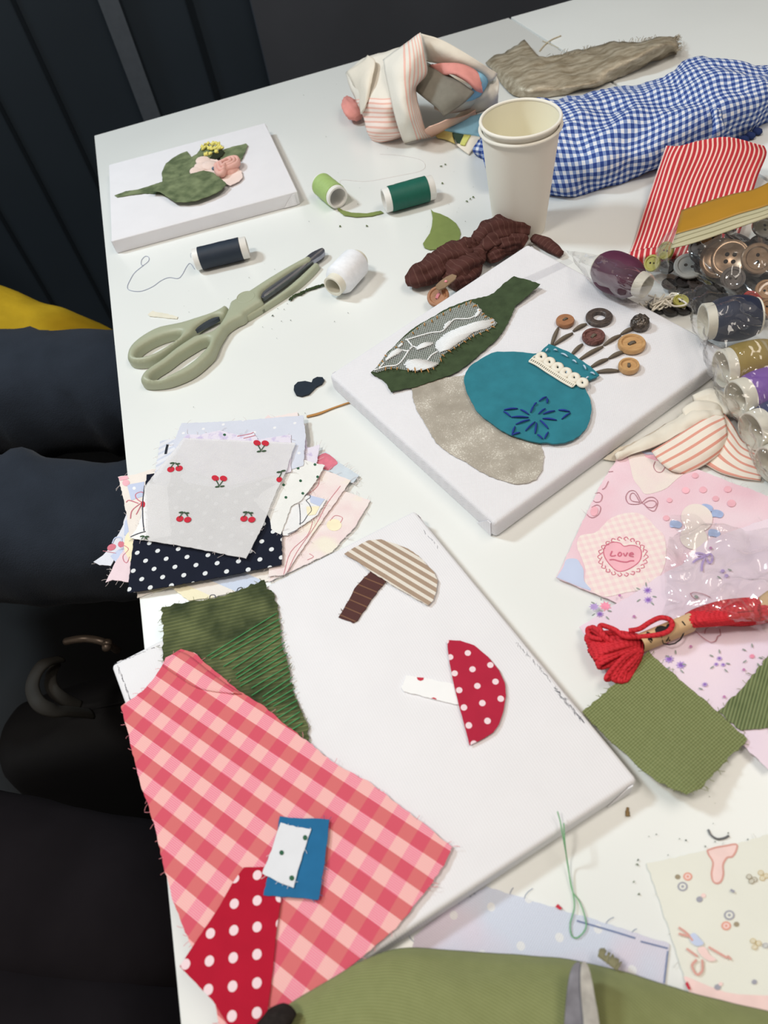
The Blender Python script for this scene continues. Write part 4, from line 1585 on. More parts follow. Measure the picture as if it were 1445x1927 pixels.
def crumb(x, y, r, h=.0010, m=0):
    c = P(x, y, h)
    q = 5
    for k in range(2):
        pts = [c + Vector((rnd.uniform(-r, r), rnd.uniform(-r, r), rnd.uniform(0, r * .5))) for _ in range(3)]
        mb.tube(pts, r * .4, 5, mi=m)


for (x, y) in k1(s2([(600, 800), (680, 868), (640, 735), (790, 640), (735, 785), (810, 795), (780, 930), (885, 920), (565, 995)])):
    crumb(x, y, .0009 if rnd.random() < .5 else .0005, m=0)
for (x, y) in [(830, 313), (838, 310), (885, 375), (878, 379), (890, 371), (690, 425), (640, 426), (833, 345), (815, 345)]:
    crumb(x, y, .0013, m=1)
for k in range(70):
    x, y = rnd.choice([(rnd.uniform(560, 900), rnd.uniform(300, 460)), (rnd.uniform(250, 700), rnd.uniform(480, 780)), (rnd.uniform(1180, 1445), rnd.uniform(1480, 1640)), (rnd.uniform(560, 900), rnd.uniform(150, 300))])
    crumb(x, y, rnd.uniform(.0002, .0005))
for (x, y) in [(1199, 1627), (1192, 1660), (1202, 1683)]:
    crumb(x, y, .0006, m=1)
tag(mb.build('lint_crumbs', [m_lint, plain('olive lint', (98, 114, 72), .95)]), 'dark lint crumbs scattered over the white table', 'lint', kind='stuff')
mb = MB()
mb.tube(spline([P(*p, .001) for p in cr(1020, 1480, 3.4, [(548, 135), (546, 160), (548, 190)])], 4), [.0008] * 4 + [.0012] * 4 + [.0014], 6)
tag(mb.build('thread_scrap', plain('brown scrap', (140, 116, 80), .9)), 'tiny brown scrap on the bare table near the large canvas corner', 'scrap')
loose('wire_clipping', cr(1020, 1480, 3.4, [(1062, 275), (1080, 310), (1120, 335), (1165, 330), (1195, 315)]), .001, .0006, plain('grey wire', (110, 112, 116), .4, .5, metal=.5), 'small curved grey clipping above the cream print cloth', 'clipping')
loose('looped_thread', cr(1020, 1480, 3.4, [(98, 160, .022), (115, 220, .020), (135, 330, .018), (165, 500, .004), (190, 660, .001), (240, 740, .001), (275, 840, .001), (278, 910, .001), (230, 965, .001), (190, 955, .001), (180, 880, .001), (205, 780, .001), (200, 700, .001), (180, 600, .002), (160, 480, .005), (145, 350, .0178), (138, 235, .0185)]), .0012, .00035, plain('leaf green thread', (120, 178, 130), .7), 'doubled green thread hanging over the front edge of the large canvas')
# small black leather shapes left of the vase canvas
m_black = plain('blue black leather', (32, 42, 54), .6, .3)
sheet('black_scrap', cr(550, 250, 2.89, [(8, 1400), (10, 1375), (30, 1355), (70, 1350), (105, 1358), (112, 1340), (135, 1328), (165, 1330), (174, 1345), (160, 1365), (130, 1380), (115, 1395), (90, 1420), (50, 1432), (20, 1425)]), .002, m_black, 'small blue black two-lobed scrap by the left corner of the vase canvas', 'scrap', fray=0, th=.0014)
mb = MB()
for i in range(3):
    pts = [(577, 783 + i), (600, 777 + i * 1.2), (625, 768 + i * .5), (648, 760 + i * .5), (668, 754)]
    mb.tube(spline([P(x, y, .0012) for x, y in pts], 5), .0006, 5)
tag(mb.build('tan_thread_tail', m_orange), 'tan thread tail coming out from under the vase canvas', 'thread')
sheet('paper_sliver', cr(220, 460, 6.0208, [(350, 795), (410, 750), (430, 765), (560, 785), (690, 820), (680, 845), (560, 835), (450, 820), (370, 815)]), .0008, cloth('cream ribbon', (226, 222, 206), .05), 'small cream strip lying between the scissor handles and the navy spool', 'scrap')

# ------------------------------------------------------------------ brown pinstriped scrunchie
m = Mat('brown pinstripe suiting', .9, .12)
u, v, _ = m.uv()
f = m.band(u, .0052, .14)
m.color(m.mix(f, m.vary(rgb(80, 50, 46), .15, 60), rgb(95, 66, 60)))
m.bump(m.noise(120, 3), .002, .5)
m_brown = m.m
SCR = thing('hair_scrunchie', P(890, 500, 0), 'brown pinstriped gathered scrunchie tucked behind the vase canvas', 'scrunchie')


def puff(mb, pts, rs, flat=.75, seed=0.0, lump=.18, n=8, sides=28):
    """gathered stuffed cloth tube"""
    c = spline([P(p[0], p[1], p[2]) for p in pts], n)
    k = len(c)
    rr = []
    for i in range(k):
        t = i / (k - 1) * (len(rs) - 1)
        a = int(min(t, len(rs) - 2))
        rr.append(rs[a] + (rs[a + 1] - rs[a]) * (t - a))
    b = len(mb.v)
    mb.tube(c, rr, sides, flat=flat)
    for i in range(b, len(mb.v)):
        j = (i - b) // sides
        p = mb.v[i]
        d = p - c[min(j, k - 1)]
        f = 1 + .5 * lump * math.sin(7 * math.atan2(d.z, d.x + d.y) + 4 * noise.noise(p * 25 + Vector((seed, 1, 0)))) + lump * noise.noise(p * 70 + Vector((seed, 0, 0))) + lump * .7 * noise.noise(p * 160 + Vector((0, seed, 0)))
        mb.v[i] = c[min(j, k - 1)] + d * f
        mb.v[i].z = max(mb.v[i].z, T + .0005)


mb = MB()
puff(mb, [(764, 528, .009), (785, 520, .012), (815, 505, .014), (845, 488, .016), (872, 474, .016), (894, 466, .013)], [.006, .012, .015, .017, .014, .008], seed=1, lump=.26)
puff(mb, [(838, 530, .010), (855, 515, .013), (875, 498, .015), (893, 483, .014), (900, 470, .013)], [.006, .013, .015, .012, .008], seed=2, lump=.3)
puff(mb, [(858, 470, .016), (875, 462, .019), (892, 462, .017)], [.006, .010, .007], seed=12, lump=.3)
puff(mb, [(890, 470, .013), (903, 452, .016), (925, 437, .019), (950, 428, .019), (978, 427, .016), (995, 430, .013)], [.007, .011, .016, .015, .012, .008], seed=3, lump=.26)
puff(mb, [(898, 462, .012), (915, 462, .015), (930, 452, .017), (945, 446, .015)], [.006, .009, .010, .006], seed=14, lump=.35)
puff(mb, [(925, 480, .009), (935, 464, .013), (955, 455, .015), (975, 452, .013), (988, 460, .009)], [.006, .009, .009, .008, .006], seed=4, lump=.35)
puff(mb, [(852, 540, .008), (868, 526, .010), (884, 512, .010), (900, 500, .009)], [.006, .009, .010, .006], seed=5, lump=.3)
puff(mb, [(918, 488, .008), (934, 478, .009), (955, 466, .009), (978, 452, .008)], [.005, .008, .008, .006], seed=7, lump=.3)
puff(mb, [(1004, 448, .006), (1024, 456, .007), (1042, 468, .006), (1056, 478, .005)], [.005, .007, .006, .004], seed=6)
mb.build('gathered_cloth', m_brown, SCR)
zc = P(839, 530, .030)
m_tan = plain('tan suede', (140, 116, 92), .95, amt=.1, sheen=.1)
mb = MB()
pp = kb([(360, 640), (362, 615), (400, 580), (450, 545), (500, 522), (538, 535), (525, 565), (480, 600), (440, 635), (390, 655)])
w = [P(x, y, .022) for x, y in pp]
cc_ = sum(w, Vector()) / len(w)
mb.v = []
N_ = len(w)
vs = [cc_ + Vector((0, 0, .0012))] + w + [p + Vector((0, 0, -.0012)) for p in w] + [cc_ + Vector((0, 0, -.0012))]
fs = [(0, 1 + i, 1 + (i + 1) % N_) for i in range(N_)] + [(1 + i, 1 + N_ + i, 1 + N_ + (i + 1) % N_, 1 + (i + 1) % N_) for i in range(N_)] + [(2 * N_ + 1, 1 + N_ + (i + 1) % N_, 1 + N_ + i) for i in range(N_)]
mb.add(vs, fs)
tp = mb.build('suede_patch', m_tan, SCR, smooth=False)
tp['label'] = 'tan oval patch with a pink stitch'
mb = MB()
c = P(*kb([(447, 584)])[0], .0232)
mb.lathe([(0, .0010), (.0010, .0008), (.0016, 0), (.001, -.001)], c, n=12)
mb.build('pink_stitch', m_pinkth, tp)
c = P(*kb([(385, 722)])[0], .010)
bt = button(None, 'button', c, .0108, .0042, [m_wood2], 2, axis=Vector((-.25, -.35, .9)), ang=.8, thread=m_pinkth, label='orange brown wooden button with pink thread, leaning at the left edge of the vase canvas', cat='button')
bt.name = 'wooden_button'

# ------------------------------------------------------------------ crumpled cream cloth bundle
kz = lambda pts: [P(640 + p[0] / 4.5156, 50 + p[1] / 4.5156, p[2]) for p in pts]
m = Mat('cream cloth with coral bands', .92, .1)
u, v, _ = m.uv()
lines = m.band(v, .0062, .38)
zone = m.ma('GREATER_THAN', v, .075)
m.color(m.mix(m.ma('MULTIPLY', lines, zone), m.mix(zone, rgb(228, 222, 211), rgb(240, 224, 216)), rgb(233, 186, 173)))
m.bump(m.noise(60, 3), .003, .35)
m_bund = m.m
m_bund2 = Mat('cream cloth', .92, .1)
m_bund2.color(m_bund2.vary(rgb(226, 218, 204), .05, 25))
m_bund2.bump(m_bund2.noise(50, 3), .003, .4)
m_bund2 = m_bund2.m
m = Mat('cream cloth with coral stripes along it', .92, .1)
u, v, _ = m.uv()
lines = m.band(u, .0055, .38)
zone = m.ma('GREATER_THAN', u, .026)
m.color(m.mix(m.ma('MULTIPLY', lines, zone), rgb(230, 225, 215), rgb(234, 188, 176)))
m.bump(m.noise(60, 3), .003, .35)
m_bund3 = m.m
m_coral = cloth('coral jersey', (222, 150, 142), .06)
m_grey = cloth('grey felt', (128, 124, 114), .08)
m_sky = cloth('sky blue felt', (142, 190, 214), .05)
m_yb = cloth('soft yellow cloth', (214, 200, 130), .08)
BU = thing('cloth_bundle', P(760, 235, 0), 'crumpled cream and coral striped cloth bundle behind the lime spool', 'cloth bundle')


def panel(name, rows, mat, parent, sub=6, th=.0014, wr=.0012, seed=0., folds=None, wf=40):
    mb = MB()
    mb.patch([kz(r) for r in rows], sub, th, wr, wf, seed=seed, folds=folds)
    return mb.build(name, mat, parent)


# rear left face
panel('rear_panel', [[(50, 400, .045), (180, 290, .062), (330, 235, .070), (520, 180, .085)],
                     [(90, 520, .040), (200, 470, .055), (330, 440, .062), (470, 420, .070)],
                     [(150, 640, .030), (230, 640, .045), (360, 650, .052), (500, 640, .052)],
                     [(205, 770, .022), (280, 770, .032), (400, 770, .038), (520, 760, .032)],
                     [(230, 880, .012), (300, 890, .020), (420, 890, .022), (540, 880, .016)],
                     [(275, 965, .0), (340, 975, .002), (440, 960, .002), (560, 930, .002)]], m_bund, BU, seed=1)
panel('edge_fold', [[(60, 390, .048), (190, 300, .066), (240, 250, .072)], [(110, 480, .046), (215, 420, .066), (300, 300, .074)],
                    [(150, 600, .036), (220, 560, .056), (268, 470, .064)], [(185, 745, .026), (215, 700, .040), (235, 620, .05)]], m_bund2, BU, seed=2)
panel('front_flap', [[(370, 290, .076), (480, 200, .086), (590, 130, .094), (690, 58, .102)],
                     [(390, 400, .072), (480, 340, .084), (600, 280, .090), (715, 230, .088)],
                     [(420, 540, .062), (500, 500, .072), (590, 460, .074), (735, 395, .070)],
                     [(455, 680, .050), (520, 650, .060), (590, 610, .060), (640, 520, .056)],
                     [(490, 820, .034), (560, 790, .044), (620, 770, .044), (680, 740, .038)],
                     [(520, 920, .016), (590, 900, .024), (660, 880, .022), (720, 880, .014)],
                     [(545, 982, .002), (610, 965, .004), (690, 950, .004), (790, 935, .002)]], m_bund3, BU, seed=3)
panel('hood_panel', [[(690, 58, .100), (850, 110, .092), (1020, 200, .082), (1200, 310, .068), (1330, 400, .052)],
                     [(710, 170, .086), (850, 210, .082), (1010, 280, .074), (1180, 360, .062), (1300, 450, .048)],
                     [(735, 290, .066), (850, 310, .066), (1000, 340, .064), (1150, 380, .056), (1260, 470, .044)]], m_bund2, BU, seed=4)
panel('side_panel', [[(1320, 400, .052), (1350, 470, .044), (1345, 560, .034), (1335, 640, .02)],
                     [(1260, 440, .044), (1270, 540, .036), (1240, 620, .026), (1200, 720, .012)],
                     [(1220, 520, .036), (1150, 620, .028), (1060, 700, .018), (960, 780, .008)]], m_bund2, BU, seed=5)
panel('lower_fold', [[(1180, 690, .014), (1050, 760, .020), (900, 800, .030), (760, 860, .030)],
                     [(1150, 770, .006), (1040, 815, .010), (900, 850, .018), (720, 895, .018)],
                     [(1080, 810, .001), (960, 860, .002), (850, 910, .002), (780, 940, .002)]], cloth('peach cloth', (236, 196, 178), .05), BU, seed=6)
panel('grey_felt_layer', [[(740, 320, .064), (900, 410, .060), (1020, 490, .056), (1135, 570, .048)],
                          [(680, 430, .058), (850, 520, .056), (960, 590, .052), (1060, 640, .044)],
                          [(636, 545, .050), (740, 630, .046), (830, 700, .042), (880, 765, .034)]], m_grey, BU, th=.003, wr=.0006, seed=7)
panel('coral_layer', [[(780, 318, .066), (900, 335, .068), (1010, 345, .068), (1140, 395, .062), (1205, 480, .054)],
                      [(860, 370, .062), (980, 420, .064), (1080, 480, .060), (1150, 540, .052), (1180, 560, .046)]], m_coral, BU, th=.005, wr=.001, seed=8)
panel('sky_blue_layer', [[(1110, 375, .060), (1190, 368, .058), (1250, 395, .052), (1250, 440, .046)],
                         [(1150, 470, .052), (1190, 480, .050), (1230, 490, .044), (1210, 520, .038)],
                         [(1040, 640, .040), (1100, 620, .038), (1160, 590, .036), (1180, 570, .034)]], m_sky, BU, th=.003, seed=9)
panel('inner_shadow_layer', [[(740, 330, .052), (900, 350, .050), (1100, 420, .044), (1240, 470, .036)],
                             [(760, 480, .044), (900, 560, .040), (1060, 620, .036), (1200, 580, .028)],
                             [(800, 700, .03), (900, 740, .026), (1000, 720, .022), (1180, 660, .016)]], m_bund2, BU, seed=10)
mb = MB()
puff(mb, [(652, 188, .012), (660, 200, .015), (668, 212, .013), (676, 222, .009)], [.006, .012, .012, .006], seed=3, lump=.2)
mb.build('coral_tail', m_coral, BU)
# strap and blue piece near the cup
BL = thing('felt_strip', P(880, 250, 0), 'sky blue and yellow felt strip with cream edging between the bundle and the cup', 'felt piece')
panel('blue_felt', [[(850, 830, .012), (980, 800, .012), (1100, 770, .012), (1230, 740, .012)], [(850, 862, .010), (960, 880, .010), (1060, 900, .008), (1240, 900, .008)], [(850, 870, .006), (960, 895, .006), (1080, 915, .005), (1200, 945, .004)]], m_sky, BL, wr=.0005)
panel('yellow_felt', [[(800, 905, .004), (860, 870, .008), (960, 905, .007)], [(810, 930, .002), (880, 915, .004), (960, 940, .004)], [(830, 950, .001), (900, 965, .001), (980, 1000, .001)]], m_yb, BL, wr=.0004)
panel('cream_edging', [[(1040, 905, .006), (1120, 920, .005), (1200, 950, .004)], [(1020, 980, .004), (1090, 1000, .004), (1160, 1010, .003)], [(990, 1010, .002), (1030, 1045, .002), (1095, 1092, .001)]], m_bund2, BL, wr=.0004)
panel('dark_green_felt', [[(950, 905, .0065), (1050, 925, .0065)], [(970, 950, .005), (1030, 970, .005)], [(990, 985, .004), (1015, 1000, .004)]], cloth('dark green felt', (62, 84, 72), .08), BL, wr=.0002)
panel('lime_felt', [[(1052, 925, .0068), (1110, 930, .0062)], [(1020, 1005, .0052), (1060, 1015, .005)]], cloth('lime felt', (206, 208, 120), .06), BL, wr=.0002)

# ------------------------------------------------------------------ taupe sheer cloth
m = Mat('taupe metallic cloth', .45, .5, .25)
n1 = m.noise(45, 5, rough=.7)
mp = m.n('ShaderNodeMapping')
m.nt.links.new(m.obj(), mp.inputs[0])
mp.inputs['Scale'].default_value = (1, 4, 4)
mp.inputs['Rotation'].default_value = (0, 0, -.3)
n2 = m.noise(40, 4, mp.outputs[0])
m.color(m.mix(m.ramp(n2, .35, .7), rgb(144, 131, 109), rgb(192, 182, 162)))
m.bump(n1, .003, .7)
m_taupe = m.m
kt = lambda pts: [P(900 + p[0] / 2.6514, p[1] / 2.6514, p[2]) for p in pts]
TA = thing('taupe_cloth', P(1020, 120, 0), 'crinkled taupe sheer cloth with frayed ends behind the blue gingham', 'cloth')
mb = MB()
mb.patch([kt([(230, 200, .012), (320, 290, .016), (440, 262, .012), (560, 240, .012), (700, 215, .016), (830, 210, .018), (930, 182, .018), (985, 195, .010)]),
          kt([(130, 260, .010), (260, 330, .018), (420, 320, .016), (560, 300, .016), (700, 275, .022), (830, 245, .026), (930, 215, .026), (990, 225, .016)]),
          kt([(60, 300, .008), (210, 390, .016), (400, 380, .014), (560, 360, .014), (700, 330, .018), (830, 285, .020), (940, 240, .018), (995, 250, .010)]),
          kt([(40, 312, .004), (200, 440, .010), (380, 440, .010), (560, 420, .010), (700, 370, .006), (830, 318, .005), (950, 265, .004), (990, 262, .003)]),
          kt([(60, 330, .001), (180, 475, .001), (380, 480, .001), (580, 430, .001), (720, 382, .001), (840, 325, .001), (950, 272, .001), (990, 265, .001)])], 6, .0012, .004, 55, seed=3)
mb.build('cloth_body', m_taupe, TA)
mb = MB()
for k in range(120):
    if k < 60:
        x, y = 985 + rnd.uniform(-6, 10), rnd.uniform(180, 262)
        dx, dy = rnd.uniform(5, 26), rnd.uniform(-22, 10)
        hh = .012
    else:
        x = rnd.uniform(330, 900)
        y = 292 - (x - 330) * .165
        dx, dy = rnd.uniform(-25, 30), -rnd.uniform(8, 34)
        hh = .013
    a, b = kt([(x, y, hh), (x + dx, y + dy, hh + rnd.uniform(-.006, .004))])
    mb.tube([a, a.lerp(b, .5) + Vector((0, 0, rnd.uniform(-.001, .002))), b], .0003, 4)
mb.build('frayed_threads', plain('taupe thread', (164, 152, 132), .8), TA)
mb = MB()
mb.tube(spline(kt([(305, 255, .001), (330, 225, .001), (365, 198, .001), (412, 178, .001)]), 5), .0008, 5)
mb.tube(spline(kt([(320, 205, .001), (350, 215, .001), (400, 240, .001)]), 5), .0005, 5)
mb.build('loose_strand', plain('tan strand', (188, 176, 150), .8), TA)

# ------------------------------------------------------------------ blue gingham garment
m = Mat('blue gingham', .92, .12)
u, v, _ = m.uv()
per = .0082
bu, bv = m.band(u, per, .52), m.band(v, per, .52)
sm_ = m.ma('ADD', bu, bv)
c = m.mix(m.ma('MINIMUM', sm_, 1.0), rgb(226, 228, 236), rgb(126, 146, 192))
c = m.mix(m.ma('MULTIPLY', bu, bv), c, rgb(50, 72, 140))
m.color(c)
m.bump(m.noise(60, 3), .003, .35)
m_bging = m.m
BG = thing('gingham_garment', P(1240, 250, 0), 'folded blue and white gingham garment behind the paper cup', 'garment')


def bfold(u, v):
    return .0022 * math.sin(u * 95 + 3 * math.sin(v * 40)) * math.exp(-((u - .10) / .09) ** 2) + .0016 * math.sin(v * 120 + u * 30) * math.exp(-((u - .2) / .1) ** 2)


K = lambda l: [P(*p) for p in l]
mb = MB()
mb.patch([K([(955, 365, .000), (1040, 370, .000), (1110, 364, .000), (1180, 343, .000), (1270, 312, .000), (1360, 272, .000), (1430, 240, .000), (1500, 205, .000)]),
          K([(930, 345, .012), (1034, 352, .014), (1108, 345, .014), (1185, 324, .016), (1272, 294, .016), (1360, 254, .016), (1440, 216, .016), (1510, 185, .012)]),
          K([(912, 310, .028), (1020, 308, .032), (1105, 305, .034), (1188, 286, .036), (1272, 258, .036), (1360, 218, .038), (1452, 188, .036), (1515, 170, .028)]),
          K([(905, 270, .036), (1010, 262, .044), (1095, 258, .044), (1185, 242, .046), (1272, 218, .046), (1352, 180, .052), (1448, 160, .048), (1512, 150, .036)]),
          K([(905, 235, .034), (990, 220, .044), (1080, 212, .044), (1172, 196, .044), (1258, 176, .046), (1335, 140, .056), (1438, 138, .050), (1508, 135, .036)]),
          K([(910, 212, .024), (970, 196, .036), (1060, 186, .038), (1155, 166, .036), (1250, 150, .040), (1312, 110, .050), (1418, 122, .044), (1500, 122, .030)]),
          K([(920, 215, .004), (965, 205, .012), (1055, 195, .014), (1150, 176, .012), (1250, 160, .014), (1310, 120, .016), (1410, 132, .014), (1490, 128, .010)]),
          K([(925, 222, .000), (965, 215, .001), (1055, 206, .001), (1150, 186, .001), (1250, 170, .001), (1310, 132, .001), (1410, 142, .001), (1490, 136, .001)])], 8, .0014, .0050, 34, seed=8, folds=bfold)
mb.build('gingham_body', m_bging, BG)
mb = MB()
mb.patch([K([(1338, 268, .034), (1352, 262, .034), (1364, 254, .034)]), K([(1340, 245, .044), (1350, 240, .047), (1362, 235, .044)]), K([(1338, 215, .047), (1345, 208, .050), (1356, 205, .047)]), K([(1336, 205, .045), (1342, 200, .047), (1350, 198, .045)])], 5, .0014, .002, 90, seed=2)
mb.build('puckered_seam', m_bging, BG)
mb = MB()
for (cx, cy, hh) in [(1412, 255, .004), (1425, 247, .004), (1400, 262, .003)]:
    mb.lathe([(0, .004), (.004, .003), (.006, 0), (.004, -.003)], P(cx, cy, hh), (0.3, 0.2, 1), 10)
mb.build('navy_trim', cloth('navy trim', (44, 58, 104), .2), BG)
mb = MB()
mb.patch([K([(893, 292, .001), (905, 298, .001), (925, 304, .001)]), K([(890, 280, .012), (905, 282, .014), (925, 285, .014)]), K([(900, 262, .016), (910, 264, .018), (930, 264, .018)])], 4, .0012, .001, 60)
mb.build('gingham_corner', m_bging, BG)

# ------------------------------------------------------------------ red striped folded cloth
m = Mat('red striped cotton', .85, .2)
u, v, _ = m.uv()
m.color(m.mix(m.band(u, .0050, .36), m.vary(rgb(188, 54, 62), .06, 60), rgb(240, 206, 196)))
m.bump(m.noise(20, 2), .001, .2)
m_rstripe = m.m
RS = thing('striped_cloth', P(1310, 380, 0), 'red and white striped folded cloth leaning under the mustard bag top', 'cloth')
mb = MB()
mb.patch([K([(1180, 488, .004), (1205, 492, .010), (1235, 492, .011), (1300, 478, .010), (1380, 470, .009)]),
          K([(1196, 445, .004), (1222, 443, .012), (1260, 436, .013), (1320, 425, .012), (1400, 415, .010)]),
          K([(1222, 365, .014), (1248, 362, .020), (1290, 350, .020), (1345, 345, .020), (1425, 335, .016)]),
          K([(1244, 300, .030), (1268, 300, .034), (1315, 290, .035), (1370, 284, .036), (1442, 292, .028)]),
          K([(1253, 274, .038), (1280, 274, .041), (1318, 264, .043), (1372, 258, .045), (1438, 275, .036)])], 7, .0016, .0005, 30)
mb.build('striped_top_layer', m_rstripe, RS)
mb = MB()
mb.patch([K([(1184, 476, .011), (1208, 470, .015), (1240, 467, .016)]), K([(1182, 484, .012), (1206, 480, .0165), (1238, 477, .017)]), K([(1181, 490, .008), (1205, 488, .013), (1236, 486, .013)]), K([(1183, 496, .003), (1207, 497, .006), (1230, 497, .006)])], 5, .001, .0006, 80)
mb.build('folded_band', m_rstripe, RS)
# ------------------------------------------------------------------ clear plastic
def film(name, tint=(.93, .94, .95), gloss=.16, scale=45, dist=.004, strength=.9, haze=.06):
    m = bpy.data.materials.new(name)
    m.use_nodes = True
    nt = m.node_tree
    nt.nodes.clear()
    out = nt.nodes.new('ShaderNodeOutputMaterial')
    tr = nt.nodes.new('ShaderNodeBsdfTransparent')
    tr.inputs[0].default_value = tint + (1,)
    gl = nt.nodes.new('ShaderNodeBsdfGlossy')
    gl.inputs['Roughness'].default_value = .09
    df = nt.nodes.new('ShaderNodeBsdfDiffuse')
    df.inputs[0].default_value = (.8, .8, .82, 1)
    fr = nt.nodes.new('ShaderNodeLayerWeight')
    fr.inputs[0].default_value = .5
    pw = nt.nodes.new('ShaderNodeMath')
    pw.operation = 'POWER'
    pw.inputs[1].default_value = 2.5
    mu = nt.nodes.new('ShaderNodeMath')
    mu.operation = 'MULTIPLY_ADD'
    mu.inputs[1].default_value = 0.55
    mu.inputs[2].default_value = gloss * .7
    mu.use_clamp = True
    tc = nt.nodes.new('ShaderNodeTexCoord')
    n1 = nt.nodes.new('ShaderNodeTexNoise')
    n1.inputs['Scale'].default_value = scale
    n1.inputs['Detail'].default_value = 3
    n1.inputs['Distortion'].default_value = .8
    n1.noise_type = 'RIDGED_MULTIFRACTAL'
    bp = nt.nodes.new('ShaderNodeBump')
    bp.inputs['Strength'].default_value = strength
    bp.inputs['Distance'].default_value = dist
    L = nt.links.new
    L(tc.outputs['Object'], n1.inputs['Vector'])
    L(n1.outputs['Fac'], bp.inputs['Height'])
    L(bp.outputs[0], gl.inputs['Normal'])
    L(fr.outputs['Facing'], pw.inputs[0])
    L(pw.outputs[0], mu.inputs[0])
    m0 = nt.nodes.new('ShaderNodeMixShader')
    m0.inputs[0].default_value = haze
    L(tr.outputs[0], m0.inputs[1])
    L(df.outputs[0], m0.inputs[2])
    m1 = nt.nodes.new('ShaderNodeMixShader')
    L(mu.outputs[0], m1.inputs[0])
    L(m0.outputs[0], m1.inputs[1])
    L(gl.outputs[0], m1.inputs[2])
    L(m1.outputs[0], out.inputs[0])
    return m


m_film = film('clear cellophane', (.985, .985, .99), .10, 32, .006, .9, .03)
m_film2 = film('thick clear plastic', (.97, .97, .95), .10, 28, .006, .9, .03)


# ------------------------------------------------------------------ cream striped cloth under the vase canvas
m = Mat('cream cloth with salmon stripes', .92, .1)
u, v, _ = m.uv()
m.color(m.mix(m.band(v, .0072, .30, .1), m.vary(rgb(236, 226, 214), .04, 40), rgb(222, 158, 142)))
m.bump(m.noise(50, 3), .002, .3)
m_salmon = m.m
UN = thing('striped_baby_cloth', P(1290, 830, 0), 'cream cloth with salmon pink stripes folded under the front right edge of the vase canvas', 'cloth')
mb = MB()
mb.patch([K([(1164, 857, .001), (1228, 813, .002), (1282, 780, .004), (1322, 766, .007), (1356, 774, .011)]),
          K([(1158, 860, .006), (1215, 832, .009), (1270, 802, .011), (1318, 784, .014), (1358, 780, .015)]),
          K([(1160, 862, .004), (1230, 842, .008), (1290, 812, .010), (1335, 790, .012), (1362, 785, .011)])], 8, .0014, .0030, 60, seed=4)
mb.build('plain_fold', m_bund2, UN)
mb = MB()
mb.patch([K([(1226, 850, .010), (1275, 820, .012), (1325, 790, .014), (1358, 776, .015)]),
          K([(1240, 868, .009), (1290, 840, .012), (1335, 812, .014), (1364, 795, .013)]),
          K([(1262, 886, .006), (1308, 862, .009), (1345, 838, .011), (1366, 820, .010)]),
          K([(1290, 892, .002), (1322, 876, .004), (1350, 856, .005), (1364, 838, .004)])], 6, .0014, .0006, 50)
mb.build('striped_fold', m_salmon, UN)
mb = MB()
mb.patch([K([(1362, 780, .012), (1380, 805, .010), (1395, 830, .008), (1425, 850, .006)]),
          K([(1360, 815, .009), (1375, 838, .008), (1395, 858, .006), (1430, 872, .005)]),
          K([(1352, 842, .006), (1370, 862, .005), (1395, 880, .004), (1432, 892, .003)]),
          K([(1322, 872, .002), (1355, 890, .002), (1390, 900, .002), (1430, 906, .001)])], 6, .0014, .0006, 50)
mb.build('striped_tail', m_salmon, UN)
mb = MB()
puff(mb, [(1306, 754, .008), (1334, 748, .010), (1362, 758, .011), (1378, 777, .011)], [.005, .008, .008, .006], seed=3, lump=.15)
puff(mb, [(1286, 780, .007), (1312, 772, .010), (1342, 776, .010), (1356, 784, .009)], [.005, .009, .009, .004], seed=5, lump=.12)
mb.build('rolled_edge', m_bund2, UN)
sheet('cream_corner', [(1135, 864), (1165, 842), (1190, 835), (1190, 850), (1160, 868)], .002, m_yb if False else cloth('cream lining', (228, 221, 206), .05), parent=UN)

# ------------------------------------------------------------------ button bag
t_b = [plain('bronze button', (132, 108, 88), .3, .6, metal=.55, amt=.2, scale=150), plain('silver button', (168, 166, 164), .22, .6, metal=.8, amt=.15), plain('dark pearl button', (88, 80, 78), .25, .6, metal=.2, amt=.3, scale=120),
       plain('pale grey button', (166, 166, 164), .3, .5, amt=.1), plain('red plastic button', (168, 50, 46), .35, .5), m_wood2, plain('olive yellow button', (168, 162, 84), .35, .5), plain('charcoal button', (48, 46, 46), .3, .5), plain('tan wood button', (150, 112, 78), .5, .4, amt=.2)]
kg = lambda pts: cr(1180, 340, 5.453, pts)
BAG = thing('button_bag', P(1390, 500, 0), 'clear zip bag full of metal and wooden buttons with a mustard top band', 'bag')


def gbutton(px_, py_, h, rp, ax, mi, label, group=None, nh=2, t=.0035, ang=0., rim=True):
    c = P(px_, py_, h)
    o = button(None, 'b', c, rp * mpp(px_, py_, h), t, [t_b[mi]], nh, axis=Vector(ax), ang=ang, rim=rim, label=label, cat='button', group=group or 'buttons in the zip bag')
    o.name = 'loose_button'
    return o


